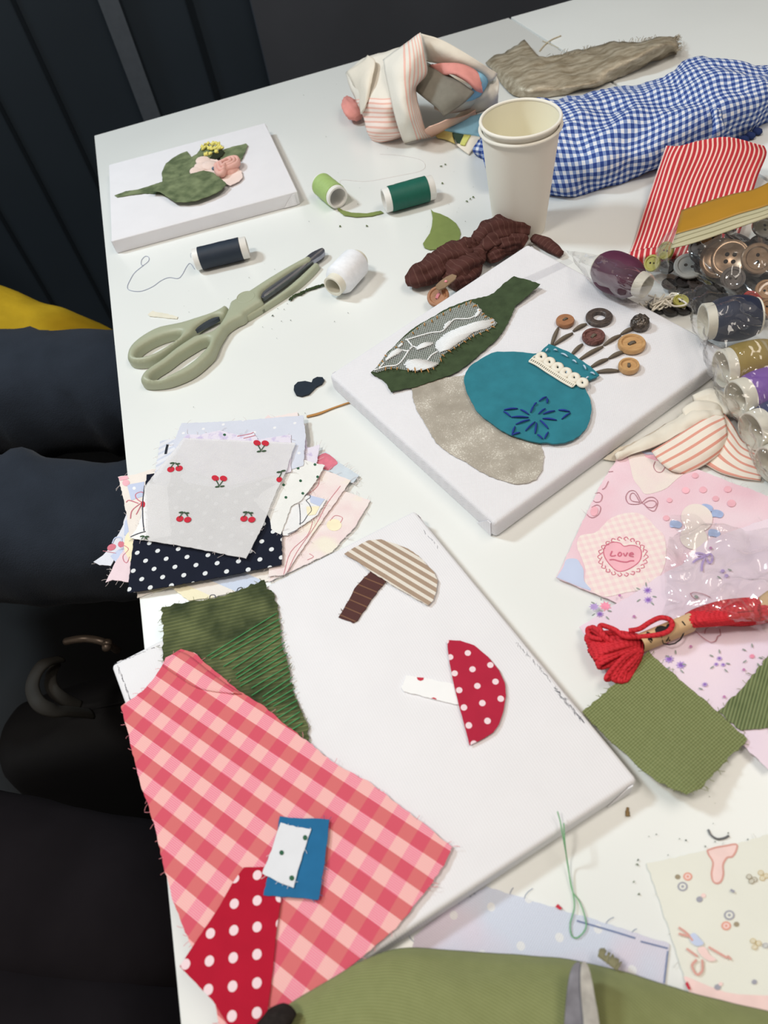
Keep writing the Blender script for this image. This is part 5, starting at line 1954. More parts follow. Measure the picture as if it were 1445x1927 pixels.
for (x, y, h, rp, ax, mi, lab) in [
    (1330, 806, .046, 160, (-.15, -.62, .75), 0, 'bronze button with raised pattern, the nearest big one in the bag'),
    (1060, 800, .040, 185, (-.5, -.5, .7), 0, 'large bronze button leaning left of the patterned one in the bag'),
    (960, 800, .034, 200, (-.62, -.42, .66), 0, 'largest bronze button, half behind another at the left of the bag heap'),
    (1080, 1010, .036, 120, (-.2, -.6, .75), 2, 'dark pearl button just below the two big bronze buttons'),
    (1270, 1250, .036, 118, (.35, -.45, .8), 4, 'red button in the bag'),
    (1430, 1320, .036, 100, (.1, -.5, .85), 8, 'tan wooden button at the edge of the photo beside the red button'),
    (1425, 1130, .034, 110, (-.2, -.4, .9), 8, 'brown wooden button right above the red button'),
    (630, 890, .016, 150, (-.1, -.3, .95), 3, 'pale grey button in the left part of the bag'),
    (410, 720, .020, 90, (-.8, -.3, .5), 6, 'olive yellow button standing by the striped cloth'),
    (265, 850, .014, 85, (-.6, -.4, .6), 6, 'lower olive yellow button at the left tip of the bag'),
    (545, 1250, .008, 80, (0, -.2, 1), 6, 'olive button under the burgundy spool wrapper'),
    (410, 900, .012, 75, (-.3, -.3, .9), 7, 'charcoal button between the olive yellow ones'),
    (735, 690, .030, 100, (-.55, -.4, .7), 2, 'dark pearl button under the left end of the zip strip'),
    (1400, 500, .044, 130, (.1, -.3, .95), 1, 'silver button under the zip strip at the edge of the photo'),
    (860, 600, .038, 105, (-.4, -.2, .9), 1, 'silver button under the middle of the zip strip'),
    (1010, 520, .040, 100, (.3, .1, .9), 1, 'silver button right of the middle under the zip strip'),
    (800, 760, .030, 70, (-.2, .2, .9), 1, 'small silver button beside the dark pearl one')]:
    (qx, qy) = kg([(x, y)])[0]
    gbutton(qx, qy, h, rp / 5.453, ax, mi, lab, nh=4 if 'leaning' in lab else 2, ang=rnd.uniform(0, 3))
mb = MB()
for k in range(16):
    (qx, qy) = kg([(rnd.uniform(260, 500), rnd.uniform(1215, 1320))])[0]
    q = P(qx, qy, rnd.uniform(.002, .012))
    mb.tube(spline([q + Vector((rnd.uniform(-.012, .012), rnd.uniform(-.008, .008), rnd.uniform(-.001, .003))) for _ in range(5)], 5), .0009, 5)
for v in mb.v:
    v.z = max(v.z, T + .0005)
tag(mb.build('lace_scrap', m_cream), 'cream knotted lace scrap just behind the burgundy spool end', 'lace')
for (x, y, h, rp) in [(300, 1300, .003, 17), (430, 1330, .003, 16), (560, 1310, .003, 17), (690, 1290, .004, 16), (620, 1190, .004, 15), (760, 1190, .005, 17), (860, 1240, .005, 17), (700, 1060, .006, 17), (560, 1060, .006, 16), (430, 1080, .006, 15), (860, 1120, .006, 17), (960, 1330, .005, 17)]:
    (qx, qy) = kg([(x, y)])[0]
    gbutton(qx, qy, h, rp, (rnd.uniform(-.3, .3), rnd.uniform(-.3, .1), .95), rnd.choice([2, 7, 7]), 'dark button lying deep in the heap inside the zip bag', 'deep buttons of the heap', ang=rnd.uniform(0, 3))
# the heap below
for k in range(64):
    x, y = rnd.uniform(700, 1445), rnd.uniform(620, 1400)
    if y > 700 + (x - 600) * .95 + 120:
        continue
    (qx, qy) = kg([(x, y)])[0]
    gbutton(qx, qy, rnd.uniform(.004, .024), rnd.uniform(14, 22), (rnd.uniform(-.6, .6), rnd.uniform(-.6, .2), .9), rnd.choice([0, 2, 2, 2, 7, 7, 7, 7]), 'dark button lying deep in the heap inside the zip bag', 'deep buttons of the heap', ang=rnd.uniform(0, 3))
m_must = Mat('mustard plastic band', .38, .4)
m_must.color(m_must.vary(rgb(176, 130, 44), .10, 12))
m_must = m_must.m
KG = lambda pts: [P(*kg([(p[0], p[1])])[0], p[2]) for p in pts]
mb = MB()
mb.patch([KG([(555, 310, .050), (800, 225, .054), (1100, 140, .056), (1330, 85, .058), (1600, -60, .058)]),
          KG([(525, 440, .052), (800, 350, .056), (1100, 250, .058), (1400, 150, .060), (1620, 60, .060)]),
          KG([(498, 560, .052), (800, 470, .056), (1100, 365, .058), (1400, 272, .060), (1640, 180, .060)])], 5, .0008, .0006, 30)
mb.build('mustard_band', m_must, BAG)
mb = MB()
mb.patch([KG([(497, 560, .0525), (800, 472, .0565), (1100, 367, .0585), (1400, 274, .0605), (1640, 182, .0605)]),
          KG([(470, 640, .053), (800, 530, .057), (1100, 430, .059), (1400, 335, .061), (1640, 240, .061)]),
          KG([(450, 700, .051), (700, 640, .055), (1100, 500, .057), (1400, 395, .059), (1640, 300, .059)])], 5, .0008, .0004, 30)
m_zip = Mat('pale yellow zip strip', .35, .4)
u, v, _ = m_zip.uv()
m_zip.color(m_zip.mix(m_zip.band(v, .0065, .22), rgb(196, 190, 158), rgb(150, 144, 112)))
m_zip.b.inputs['Alpha'].default_value = .88
mb.build('zip_strip', m_zip.m, BAG)
mb = MB()
mb.patch([KG([(450, 700, .052), (800, 620, .056), (1100, 500, .058), (1400, 395, .060), (1640, 300, .060)]),
          KG([(520, 800, .044), (820, 760, .052), (1120, 700, .056), (1400, 640, .060), (1640, 560, .060)]),
          KG([(640, 950, .036), (860, 950, .046), (1120, 900, .052), (1400, 850, .056), (1640, 800, .056)]),
          KG([(760, 1080, .022), (980, 1130, .036), (1200, 1150, .044), (1430, 1120, .048), (1640, 1060, .048)]),
          KG([(820, 1150, .004), (1060, 1290, .014), (1280, 1360, .026), (1450, 1380, .034), (1640, 1380, .034)])], 10, 0, .0022, 40, seed=4, ridge=True)
mb.build('bag_film', m_film2, BAG)
mb = MB()
mb.patch([KG([(555, 310, .050), (520, 430, .05), (497, 560, .052), (450, 700, .051)]),
          KG([(480, 480, .040), (420, 590, .036), (390, 700, .036), (430, 800, .036)]),
          KG([(370, 590, .028), (300, 720, .020), (280, 850, .018), (420, 950, .02)]),
          KG([(330, 800, .020), (250, 900, .010), (250, 1000, .003), (440, 1060, .004)])], 8, 0, .0022, 60, seed=9)
mb.build('bag_side_film', m_film2, BAG)

# ------------------------------------------------------------------ thread spools in a clear wrapper
SPG = 'spools in the clear wrapper'
spool(1217, 540, 1124, 499, C2 + .001, .0110, m_core2, threadmat('burgundy thread', (84, 36, 62)), 'burgundy thread spool lying on the back corner of the vase canvas', SPG, shape='barrel', rt=.0185, e0=.16, e1=.02, wall=.86)
spool(1322, 606, 1426, 594, .016, .0150, m_core2, threadmat('midnight thread', (30, 38, 62)), 'midnight blue thread spool beside the right corner of the vase canvas', SPG, shape='barrel', rt=.0185, e0=.17, e1=.04, wall=.88)
spool(1356, 694, 1452, 674, .014, .0152, m_core2, threadmat('olive gold thread', (146, 124, 56)), 'olive gold thread spool between the midnight and the purple one', SPG, shape='barrel', rt=.0172, e0=.19, e1=.04, wall=.9)
spool(1383, 752, 1482, 722, .008, .0150, m_core2, threadmat('purple thread', (122, 80, 164)), 'purple thread spool in the clear wrapper', SPG, shape='barrel', rt=.0176, e0=.22, e1=.04, wall=.9)
spool(1412, 812, 1510, 778, .004, .0150, m_core2, threadmat('dark blue thread', (38, 50, 96)), 'dark blue thread spool below the purple one', SPG, shape='barrel', rt=.0176, e0=.24, e1=.04, wall=.9)
spool(1445, 876, 1535, 838, .001, .0145, m_core2, threadmat('ivory thread', (206, 200, 180)), 'cream spool end cut off by the right edge of the photo', SPG, shape='barrel', rt=.0165, e0=.24, e1=.04, wall=.9)
WR = thing('spool_wrapper', P(1390, 720, 0), 'clear crinkled plastic wrapper around the row of coloured spools', 'wrapper')
mb = MB()
mb.patch([K([(1062, 472, .020), (1115, 476, .052), (1170, 492, .056), (1225, 510, .052), (1275, 540, .040)]),
          K([(1070, 480, .020), (1100, 500, .046), (1160, 520, .062), (1215, 535, .056), (1272, 548, .042)]),
          K([(1082, 490, .020), (1108, 530, .026), (1165, 555, .034), (1220, 560, .034), (1270, 556, .036)]),
          K([(1100, 505, .0192), (1120, 548, .0194), (1165, 572, .0194), (1218, 572, .020), (1268, 562, .030)])], 12, 0, .0014, 50, seed=2, ridge=True)
mb.build('burgundy_pocket', m_film, WR)
mb = MB()
mb.patch([K([(1275, 540, .040), (1335, 530, .052), (1400, 560, .056), (1500, 600, .056)]),
          K([(1270, 552, .040), (1325, 572, .056), (1400, 595, .062), (1500, 620, .060)]),
          K([(1295, 600, .034), (1328, 635, .056), (1405, 640, .058), (1500, 640, .056)]),
          K([(1305, 640, .026), (1345, 690, .050), (1420, 672, .056), (1510, 650, .052)]),
          K([(1325, 700, .020), (1368, 740, .044), (1430, 715, .052), (1520, 690, .050)]),
          K([(1352, 745, .020), (1390, 785, .042), (1440, 770, .048), (1530, 740, .046)]),
          K([(1378, 800, .019), (1420, 840, .038), (1470, 820, .042), (1540, 790, .040)]),
          K([(1405, 860, .013), (1440, 900, .030), (1490, 870, .034), (1550, 840, .034)]),
          K([(1428, 905, .008), (1450, 920, .010), (1500, 905, .014), (1560, 880, .014)])], 12, 0, .0045, 38, seed=6, ridge=True)
mb.build('row_pocket', m_film, WR)
mb = MB()
mb.patch([K([(945, 540, .0192), (1010, 512, .0192), (1068, 486, .0194)]), K([(950, 552, .0192), (1018, 524, .0192), (1080, 494, .0196)])], 4, 0, 0)
mb.build('wrapper_tail', film('smooth cellophane', (.97, .97, .98), .05, 6, .0005, .1, .04), WR)

# ------------------------------------------------------------------ printed cotton on the right
k9 = lambda pts: cr(1040, 820, 5.0692, pts)
m_pkbase = blotch('pink print cotton', (238, 214, 224), (236, 198, 210), 18, .4, .6)
m_pale = blotch('cream print patch', (238, 226, 219), (238, 220, 218), 40, .4, .6)
m_pkchk = Mat('pink check patch', .92, .12)
u, v, _ = m_pkchk.uv()
m_pkchk.color(m_pkchk.mix(m_pkchk.ma('MULTIPLY', m_pkchk.ma('ADD', m_pkchk.band(u, .0052, .5), m_pkchk.band(v, .0052, .5)), .5), rgb(240, 228, 222), rgb(238, 210, 213)))
m_pkchk = m_pkchk.m
m_heart = plain('heart pink print', (240, 182, 194), .9)
m_rl = plain('rose drawing line', (206, 112, 134), .9)
m_rl2 = plain('brown rose drawing line', (176, 120, 132), .9)
m_periw = plain('periwinkle print', (168, 184, 222), .9, amt=.12, scale=200)
dec = [('fill', k9([(690, 150), (760, 145), (840, 150), (880, 200), (960, 215), (1230, 265), (1318, 300), (1300, 330), (1180, 420), (1090, 500), (1000, 540), (880, 560), (830, 500), (770, 420), (740, 300), (720, 220)]), m_pale),
       ('fill', k9([(880, 205), (920, 190), (1000, 185), (1120, 205), (1215, 255), (1120, 265), (980, 240)]), m_heart),
       ('fill', k9([(840, 152), (900, 156), (1000, 168), (1090, 195), (950, 185), (880, 178)]), m_bluep),
       ('fill', k9([(270, 1160), (230, 1060), (260, 960), (400, 930), (480, 860), (540, 800), (660, 750), (800, 740), (900, 790), (980, 880), (1060, 960), (1080, 1150), (1040, 1310), (950, 1420), (820, 1480), (700, 1500), (500, 1540), (360, 1480), (310, 1400), (310, 1280)]), m_pkchk),
       ('fill', k9([(130, 1185), (225, 1180), (265, 1230), (295, 1290), (300, 1390), (360, 1480), (60, 1365), (45, 1345), (100, 1260)]), m_bluep)]
heart = k9([(680, 1060), (640, 1030), (580, 1020), (520, 1040), (485, 1090), (490, 1150), (530, 1220), (600, 1290), (660, 1300), (740, 1270), (820, 1210), (845, 1140), (835, 1085), (790, 1055), (735, 1050)])
dec += [('fill', heart, m_heart), ('line', spline(heart, 3, True) + [Vector(heart[0])], m_rl, .0007)]
sc = []
for k in range(22):
    a = 2 * math.pi * k / 22
    cx, cy = 668 + 215 * math.cos(a), 1160 + 170 * math.sin(a)
    sc.append(('line', k9([(cx - 22 * math.sin(a), cy + 22 * math.cos(a)), (cx + 26 * math.cos(a), cy + 20 * math.sin(a)), (cx + 22 * math.sin(a), cy - 22 * math.cos(a)), (cx - 16 * math.cos(a), cy - 14 * math.sin(a))]), m_rl, .0006))
dec += sc
for ln in ([(565, 1105), (550, 1150), (585, 1152), (600, 1145)], [(625, 1130), (640, 1118), (655, 1135), (640, 1155), (622, 1148), (625, 1130)], [(672, 1125), (690, 1155), (712, 1120)],
           [(728, 1140), (765, 1138), (755, 1122), (735, 1130), (732, 1152), (770, 1160)], [(540, 1190), (580, 1188), (640, 1205), (700, 1212), (740, 1200), (775, 1200)]):
    dec.append(('line', k9(ln), m_rl, .0010))
for ln in ([(845, 640), (790, 540), (730, 535), (695, 590), (720, 650), (790, 660), (845, 645), (900, 600), (960, 595), (1000, 640), (970, 720), (920, 710), (870, 660), (845, 645)],
           [(830, 640), (780, 560), (745, 560), (735, 600), (760, 630), (830, 640)], [(870, 650), (920, 625), (970, 630), (985, 660), (950, 690), (900, 685), (870, 655)],
           [(400, 560), (440, 550), (470, 580), (455, 630), (410, 640), (385, 625)], [(370, 690), (420, 665), (455, 690), (440, 750), (390, 785), (350, 780), (325, 755)], [(530, 350), (575, 345)], [(470, 520), (500, 500), (530, 440)],
           [(975, 250), (960, 300), (990, 350), (1040, 350), (1080, 290), (1110, 285), (1140, 310), (1190, 325), (1215, 300), (1210, 270)]):
    dec.append(('line', k9(ln), m_rl2, .0005))
dec.append(('fill', px_ellipse(*k9([(395, 725)])[0], 7, 9, .3), m_heart))
kk = lambda pts: cr(1200, 850, 5.0692, pts)
for (x, y, r) in [(545, 235, 6), (455, 375, 7), (620, 370, 7), (855, 365, 7), (740, 455, 6), (890, 500, 8), (300, 470, 5), (270, 640, 6)]:
    dec.append(('fill', px_ellipse(*kk([(x, y)])[0], r, r * .85), m_pinkp))
# two blue ribbon bows of the print
for (x, y, sx) in [(660, 545, 1), (760, 600, 1), (365, 700, 1), (730, 785, 1)]:
    dec.append(('fill', kk([(x - 55, y - 30), (x - 10, y - 38), (x + 40, y - 20), (x + 55, y + 10), (x + 30, y + 38), (x - 20, y + 30), (x - 58, y + 25)]), m_periw))
dec.append(('fill', px_ellipse(*kk([(560, 640)])[0], 30, 26, .3), m_pale))
dec.append(('fill', px_ellipse(*kk([(530, 830)])[0], 26, 22, .2), m_pale))
sheet('pink_print_cotton', k9([(690, 148), (640, 180), (560, 300), (450, 480), (330, 720), (230, 940), (165, 1080), (100, 1220), (30, 1350), (60, 1368), (330, 1480), (520, 1552), (800, 1700), (1300, 2300), (2300, 2300), (2350, 900)]) + kk([(1445, 490), (1242, 430), (1050, 350), (900, 300), (620, 190), (410, 120)]) + k9([(1230, 268), (1080, 190), (960, 165), (840, 150)]), .003, m_pkbase,
      'pink printed cotton with a frilled Love heart below the striped baby cloth', 'fabric piece', decals=dec, threads=14, thread_mat=m_paleth, step=.010, zf=lambda x, y: .0)

# lilac floral cotton
m_lfl = blotch('pale lilac cotton', (238, 220, 232), (232, 214, 230), 20, .4, .6)
m_purp = plain('purple flower print', (142, 104, 186), .9, amt=.2, scale=400)
m_lpurp = plain('light purple flower print', (184, 160, 214), .9, amt=.15, scale=400)
m_gleaf = plain('grey green leaf print', (148, 156, 150), .9)
m_prose = plain('pink rose print', (238, 150, 176), .9, amt=.12, scale=300)
m_mauve = plain('mauve dot print', (190, 130, 176), .9)
ks = lambda pts: cr(1090, 1100, 4.0704, pts)
dec = []


def flower(x, y, r, m, n=9):
    pts = []
    for k in range(n * 2):
        a = math.pi * k / n
        q = r * (1 if k % 2 else .62)
        pts.append((x + q * math.cos(a), y + q * .8 * math.sin(a)))
    dec.append(('fill', pts, m))


def sprig(cx, cy, fl, leaves):
    for (x, y, r, m) in fl:
        flower(cx + x, cy + y, r, m)
    for (x, y, a) in leaves:
        dec.append(('fill', px_ellipse(cx + x, cy + y, 4.2, 1.4, a, 8), m_gleaf))


for (x, y, fl) in [(510, 85, [(3, -9, 9, m_lpurp), (3, -9, 5, m_purp), (4, 9, 9, m_lpurp), (4, 9, 5, m_purp)]), (165, 195, [(-13, -5, 10, m_lpurp), (8, -6, 12, m_prose), (-2, 9, 8, m_lpurp), (-2, 9, 5, m_purp)]),
                   (735, 605, [(-12, -7, 10, m_lpurp), (-12, -7, 6, m_purp), (10, 4, 10, m_lpurp), (10, 4, 6, m_purp)]), (1070, 600, [(0, -7, 6, m_lpurp), (-6, 4, 5, m_lpurp), (7, 5, 5, m_lpurp), (0, -7, 3, m_purp), (-6, 4, 2.5, m_purp), (7, 5, 2.5, m_purp)]),
                   (1320, 555, [(0, 0, 6, m_prose)]), (950, 780, [(2, -2, 6, m_lpurp), (2, -2, 3, m_purp)]), (1700, 700, [(0, 0, 9, m_purp)])]:
    (qx, qy) = ks([(x, y)])[0]
    sprig(qx, qy, fl, [(-15, -12, .4), (16, 3, .2), (-14, 10, -.6), (12, 16, .8), (0, -20, 1.4)] if y != 780 else [(-6, 6, .3)])
for (x, y) in [(307, 93), (417, 253), (850, 483), (1255, 660), (1105, 868), (672, 457)]:
    (qx, qy) = ks([(x, y)])[0]
    dec.append(('fill', px_ellipse(qx, qy, 2.8, 2.6), m_mauve))
for ln in ([(860, 345), (900, 380), (940, 415), (1000, 450), (1040, 440), (1055, 405), (1075, 395), (1070, 350)], [(955, 385), (965, 350), (985, 340)], [(850, 80), (880, 70), (950, 85), (1000, 110)], [(845, 75), (860, 105), (890, 125)]):
    dec.append(('line', ks(ln), m_rl2, .0005))
dec.append(('fill', px_ellipse(*ks([(892, 103)])[0], 4, 3, .4), m_gleaf))
for ln in ([(640, 1010), (560, 1040), (520, 1070)], [(640, 1010), (610, 1080), (605, 1150)], [(640, 1010), (560, 1000), (550, 985), (590, 980), (650, 1000)], [(650, 1010), (680, 985), (705, 1010), (700, 1060), (670, 1070), (650, 1020)]):
    dec.append(('line', kk(ln), m_lpurp, .0013))
(qx, qy) = kk([(820, 1180)])[0]
sprig(qx, qy, [(-3, -6, 5, m_lpurp), (4, 3, 5, m_lpurp)], [(10, -8, .3), (-10, 6, .5)])
dec.append(('fill', px_ellipse(*kk([(690, 932)])[0], 3, 2.5), m_mauve))
lil = ks([(0, 325), (200, 200), (420, 70), (600, -60)]) + kk([(420, 1080), (500, 980), (640, 860), (900, 760), (1250, 640)]) + [(1600, 960), (1650, 1400)] + ks([(1445, 1420), (1200, 1180), (1100, 1140), (900, 1060), (420, 760), (60, 420)])
sheet('lilac_floral_cotton', lil, .0058, m_lfl, 'pale lilac cotton with purple flower sprigs under the red floss skein', 'fabric piece', decals=dec, threads=10, thread_mat=m_paleth, step=.010)

# olive corduroy squares
m = Mat('olive corduroy', .92, .1, sheen=.1)
u, v, _ = m.uv()
ru = m.ma('SINE', m.ma('MULTIPLY', u, 2 * math.pi / .0016))
rv = m.ma('SINE', m.ma('MULTIPLY', v, 2 * math.pi / .0021))
hh = m.ma('ADD', m.ma('ADD', ru, m.ma('MULTIPLY', rv, .6)), m.ma('MULTIPLY', m.noise(300, 2), 1.2))
m.color(m.mix(m.ramp(hh, -.6, 2.2), rgb(112, 121, 76), rgb(146, 153, 106)))
m.bump(hh, .0004, .6)
m_oc = m.m
ko = lambda pts: cr(1000, 820, 2.6764, pts)
ol = ko([(590, 1085), (620, 1120), (690, 1180), (760, 1240), (840, 1310), (900, 1360), (1000, 1450), (1085, 1530), (1050, 1570), (960, 1660), (900, 1730), (840, 1800), (765, 1832), (680, 1790), (600, 1730), (520, 1660), (440, 1580), (360, 1500), (290, 1430), (255, 1390), (330, 1330), (430, 1240), (510, 1160)])


def ocurl(x, y):
    c_ = P(*ko([(770, 1830)])[0], 0)
    d = (Vector((x, y)) - Vector((c_.x, c_.y))).length
    return .010 * max(0, 1 - d / .06) ** 2


sheet('olive_corduroy_square', ol, .008, m_oc, 'olive green corduroy square beside the right edge of the large canvas', 'fabric piece', fray=.0007, threads=40, thread_mat=m_olivethread, zf=ocurl, uvrot=wang(*ko([(600, 1100)])[0], *ko([(1000, 1450)])[0]), lenth=.004)
m2 = Mat('dark olive corduroy', .92, .1, sheen=.1)
u, v, _ = m2.uv()
hh = m2.ma('ADD', m2.ma('SINE', m2.ma('MULTIPLY', v, 2 * math.pi / .0019)), m2.ma('MULTIPLY', m2.noise(60, 4), 3.0))
m2.color(m2.mix(m2.ramp(hh, .2, 2.2), rgb(84, 97, 62), rgb(130, 140, 98)))
m2.bump(hh, .0004, .6)
sheet('dark_olive_square', ko([(1300, 1000), (1191, 1110), (1080, 1250), (940, 1390), (1030, 1470), (1060, 1485), (1191, 1470), (1400, 1450), (1500, 1200)]), .0072, m2.m, 'darker olive corduroy square cut off by the right edge of the photo', 'fabric piece', fray=.0009, threads=40, thread_mat=m_olivethread, uvrot=.9, lenth=.004)

# ------------------------------------------------------------------ red embroidery floss
m_floss = Mat('red cotton floss', .7, .2)
u, v, _ = m_floss.uv()
tw = m_floss.ma('SINE', m_floss.ma('ADD', m_floss.ma('MULTIPLY', u, 2 * math.pi / .003), m_floss.ma('MULTIPLY', v, 900)))
m_floss.color(m_floss.vary(rgb(206, 46, 56), .10, 120))
m_floss.bump(tw, .0005, .6)
m_floss = m_floss.m
SK = thing('floss_skein', P(1260, 1210, .004), 'skein of red embroidery floss in a kraft paper band on the lilac floral cotton', 'embroidery floss')
hs = .0075
mb = MB()
for k in range(26):
    t = k / 25
    # loops of the left tassel: start at the band, swing left, return
    y0 = 395 + 105 * t
    tip = (70 + 90 * t + 60 * t * t + rnd.uniform(-10, 10), 390 + 300 * t + rnd.uniform(-8, 8))
    if k > 18:
        tip = (190 + 22 * (k - 18) + rnd.uniform(-6, 6), 690 + rnd.uniform(-10, 12) + 3 * (k - 18))
    mid = ((470 + tip[0]) / 2 + rnd.uniform(-10, 20), (y0 + tip[1]) / 2 - 22 + rnd.uniform(-10, 10))
    mid2 = ((470 + tip[0]) / 2 + 30, (y0 + tip[1]) / 2 + 30 + rnd.uniform(-8, 8))
    z = hs + .007 * math.sin(math.pi * t) + rnd.uniform(0, .003)
    q = ks([(480, y0), mid, tip, (tip[0] + 18, tip[1] + 26), mid2, (480, min(505, y0 + 22))])
    zs = [hs + .006, z + .002, hs + .002 + .004 * math.sin(math.pi * t), hs + .001, z - .001, hs + .004]
    mb.tube(spline([P(a_[0], a_[1], b_) for a_, b_ in zip(q, zs)], 6), .0016, 6)
mb.build('floss_tassel', m_floss, SK)
mb = MB()
# strands right of the band
for k in range(18):
    t = k / 17
    an = 2 * math.pi * t
    oy, oz = math.cos(an), math.sin(an)
    q = ks([(820, 285 + 45 * oy), (900, 255 + 58 * oy), (1080, 220 + 80 * oy), (1250, 210 + 92 * oy), (1400, 200 + 85 * oy), (1480, 190 + 70 * oy)])
    zs = [hs + .006 + .005 * oz, hs + .007 + .006 * oz, hs + .008 + .007 * oz, hs + .008 + .007 * oz, hs + .008 + .007 * oz, hs + .007 + .006 * oz]
    mb.tube(spline([P(a_[0], a_[1], b_) for a_, b_ in zip(q, zs)], 6), .0018, 6)
for k in range(10):
    t = k / 9
    q = ks([(830, 262 + 56 * t), (920, 215 + 95 * t), (1060, 190 + 112 * t), (1200, 165 + 120 * t), (1380, 140 + 130 * t)])
    mb.tube(spline([P(a_[0], a_[1], hs + z_ + (.004 if z_ > .011 else 0) * math.sin(math.pi * t)) for a_, z_ in zip(q, (.005, .012, .013, .013, .013))], 6), .0017, 6)
mb.build('floss_strands', m_floss, SK)
mb = MB()
for ln, z in (([(440, 400, .020), (380, 402, .022), (330, 390, .022), (280, 350, .022), (220, 325, .021), (165, 312, .020), (160, 345, .020), (200, 400, .019), (260, 440, .018), (320, 460, .018)], 0),
              ([(380, 355, .020), (460, 340, .022), (540, 290, .024), (620, 255, .025), (690, 268, .024), (712, 310, .023), (690, 350, .022), (640, 375, .022), (560, 390, .021), (440, 402, .020)], 0),
              ([(230, 440, .016), (150, 380, .018), (80, 335, .016), (65, 360, .014), (90, 400, .015), (180, 420, .017)], 0), ([(240, 460, .016), (140, 350, .020), (95, 330, .018), (75, 370, .014), (100, 410, .014)], 0)):
    mb.tube(spline([P(*ks([(p[0], p[1])])[0], p[2]) for p in ln], 7), .0017, 7)
mb.build('loose_strand_end', m_floss, SK)
m_kraft = Mat('kraft paper', .75, .2)
m_kraft.color(m_kraft.vary(rgb(208, 174, 134), .04, 60))
m_kraft = m_kraft.m
# flattened paper sleeve
ax0, ax1 = P(*ks([(462, 452)])[0], hs + .006), P(*ks([(855, 290)])[0], hs + .006)
dv = (ax1 - ax0).normalized()
sd = Vector((-dv.y, dv.x, 0))
wid = (P(*ks([(885, 345)])[0], hs + .006) - P(*ks([(815, 245)])[0], hs + .006)).length / 2
mb = MB()
NS = 28
vs, fs = [], []
for i in range(9):
    c_ = ax0.lerp(ax1, i / 8)
    for k in range(NS):
        an = 2 * math.pi * k / NS
        vs.append(c_ + sd * math.copysign(abs(math.cos(an)) ** .6, math.cos(an)) * wid + Vector((0, 0, 1)) * math.copysign(abs(math.sin(an)) ** .75, math.sin(an)) * .0072)
for i in range(8):
    for k in range(NS):
        fs.append((i * NS + k, i * NS + (k + 1) % NS, (i + 1) * NS + (k + 1) % NS, (i + 1) * NS + k))
mb.add(vs, fs)
band = mb.build('kraft_band', m_kraft, SK)
m_ink = plain('black ink', (36, 34, 34), .8)
mb = MB()


def onband(x, y):
    """point of the band's top surface seen near that frame position"""
    p = P(*ks([(x + 22, y - 4)])[0], hs + .0135)
    s_ = max(-1, min(1, (p - ax0).dot(sd) / wid))
    z = (1 - min(.999, abs(s_)) ** (1 / .6 * 2)) ** (.75 / 2) * .0072 if abs(s_) < 1 else 0
    p.z = ax0.z + z + .0003
    return p


def inkline(ln, w):
    ps = [onband(*p) for p in ln]
    mb.tube(ps, w / 2, 5, flat=.3)


def inkfill(pts):
    ps = [onband(*p) for p in pts]
    c_ = sum(ps, Vector()) / len(ps)
    c_.z = onband(sum(p[0] for p in pts) / len(pts), sum(p[1] for p in pts) / len(pts)).z
    n_ = len(ps)
    mid = [(p + c_) / 2 + Vector((0, 0, .0002)) for p in ps]
    mb.add([c_] + mid + ps, [(0, 1 + i, 1 + (i + 1) % n_) for i in range(n_)] + [(1 + i, 1 + n_ + i, 1 + n_ + (i + 1) % n_, 1 + (i + 1) % n_) for i in range(n_)])


inkline([(498, 378), (500, 365), (515, 372), (492, 388)], .0010)
inkline([(496, 368), (512, 392)], .0010)
for ln in ([(505, 418), (535, 436)], [(512, 424), (520, 412), (530, 414), (536, 424)], [(508, 408), (540, 428)], [(506, 412), (512, 404), (524, 406)]):
    inkline(ln, .0011)
inkfill([(558, 345), (575, 322), (605, 315), (640, 325), (660, 345), (650, 372), (615, 385), (580, 380), (560, 365)])
inkfill([(640, 325), (655, 305), (680, 300), (692, 320), (680, 345), (660, 352)])
inkline([(765, 285), (788, 310), (790, 345), (768, 385), (725, 415), (680, 425), (635, 415), (610, 395)], .0010)
inkline([(660, 400), (668, 385), (678, 395), (690, 388)], .0009)
mb.build('printed_mark', m_ink, band, smooth=True)
# second skein end peeping in at the right edge
mb = MB()
mb.patch([K([(1428, 1125, .020), (1450, 1110, .022), (1500, 1090, .022)]), K([(1432, 1142, .022), (1455, 1132, .024), (1505, 1112, .024)]), K([(1436, 1158, .016), (1460, 1152, .018), (1510, 1132, .018)])], 4, .0006)
mb.build('kraft_end_band', m_kraft, SK)
# crinkled cellophane over the floss
CE = thing('cellophane_bag', P(1350, 1090, .006), 'crinkled clear cellophane bag half covering the red floss', 'bag')
mb = MB()
mb.patch([K([(1262, 965, .010), (1330, 968, .014), (1400, 985, .016), (1480, 1000, .016)]),
          K([(1254, 1020, .012), (1320, 1030, .020), (1395, 1035, .022), (1490, 1050, .024)]),
          K([(1248, 1075, .014), (1310, 1090, .024), (1390, 1085, .030), (1490, 1095, .030)]),
          K([(1246, 1120, .012), (1300, 1140, .024), (1380, 1140, .034), (1490, 1140, .034)]),
          K([(1245, 1155, .010), (1310, 1170, .022), (1390, 1178, .026), (1490, 1180, .028)]),
          K([(1262, 1175, .020), (1340, 1185, .018), (1410, 1198, .012), (1490, 1210, .012)])], 14, 0, .0060, 34, seed=7, ridge=True)
mb.build('cellophane_film', film('crinkled cellophane', (.985, .985, .985), .12, 38, .008, 1.0, .03), CE)
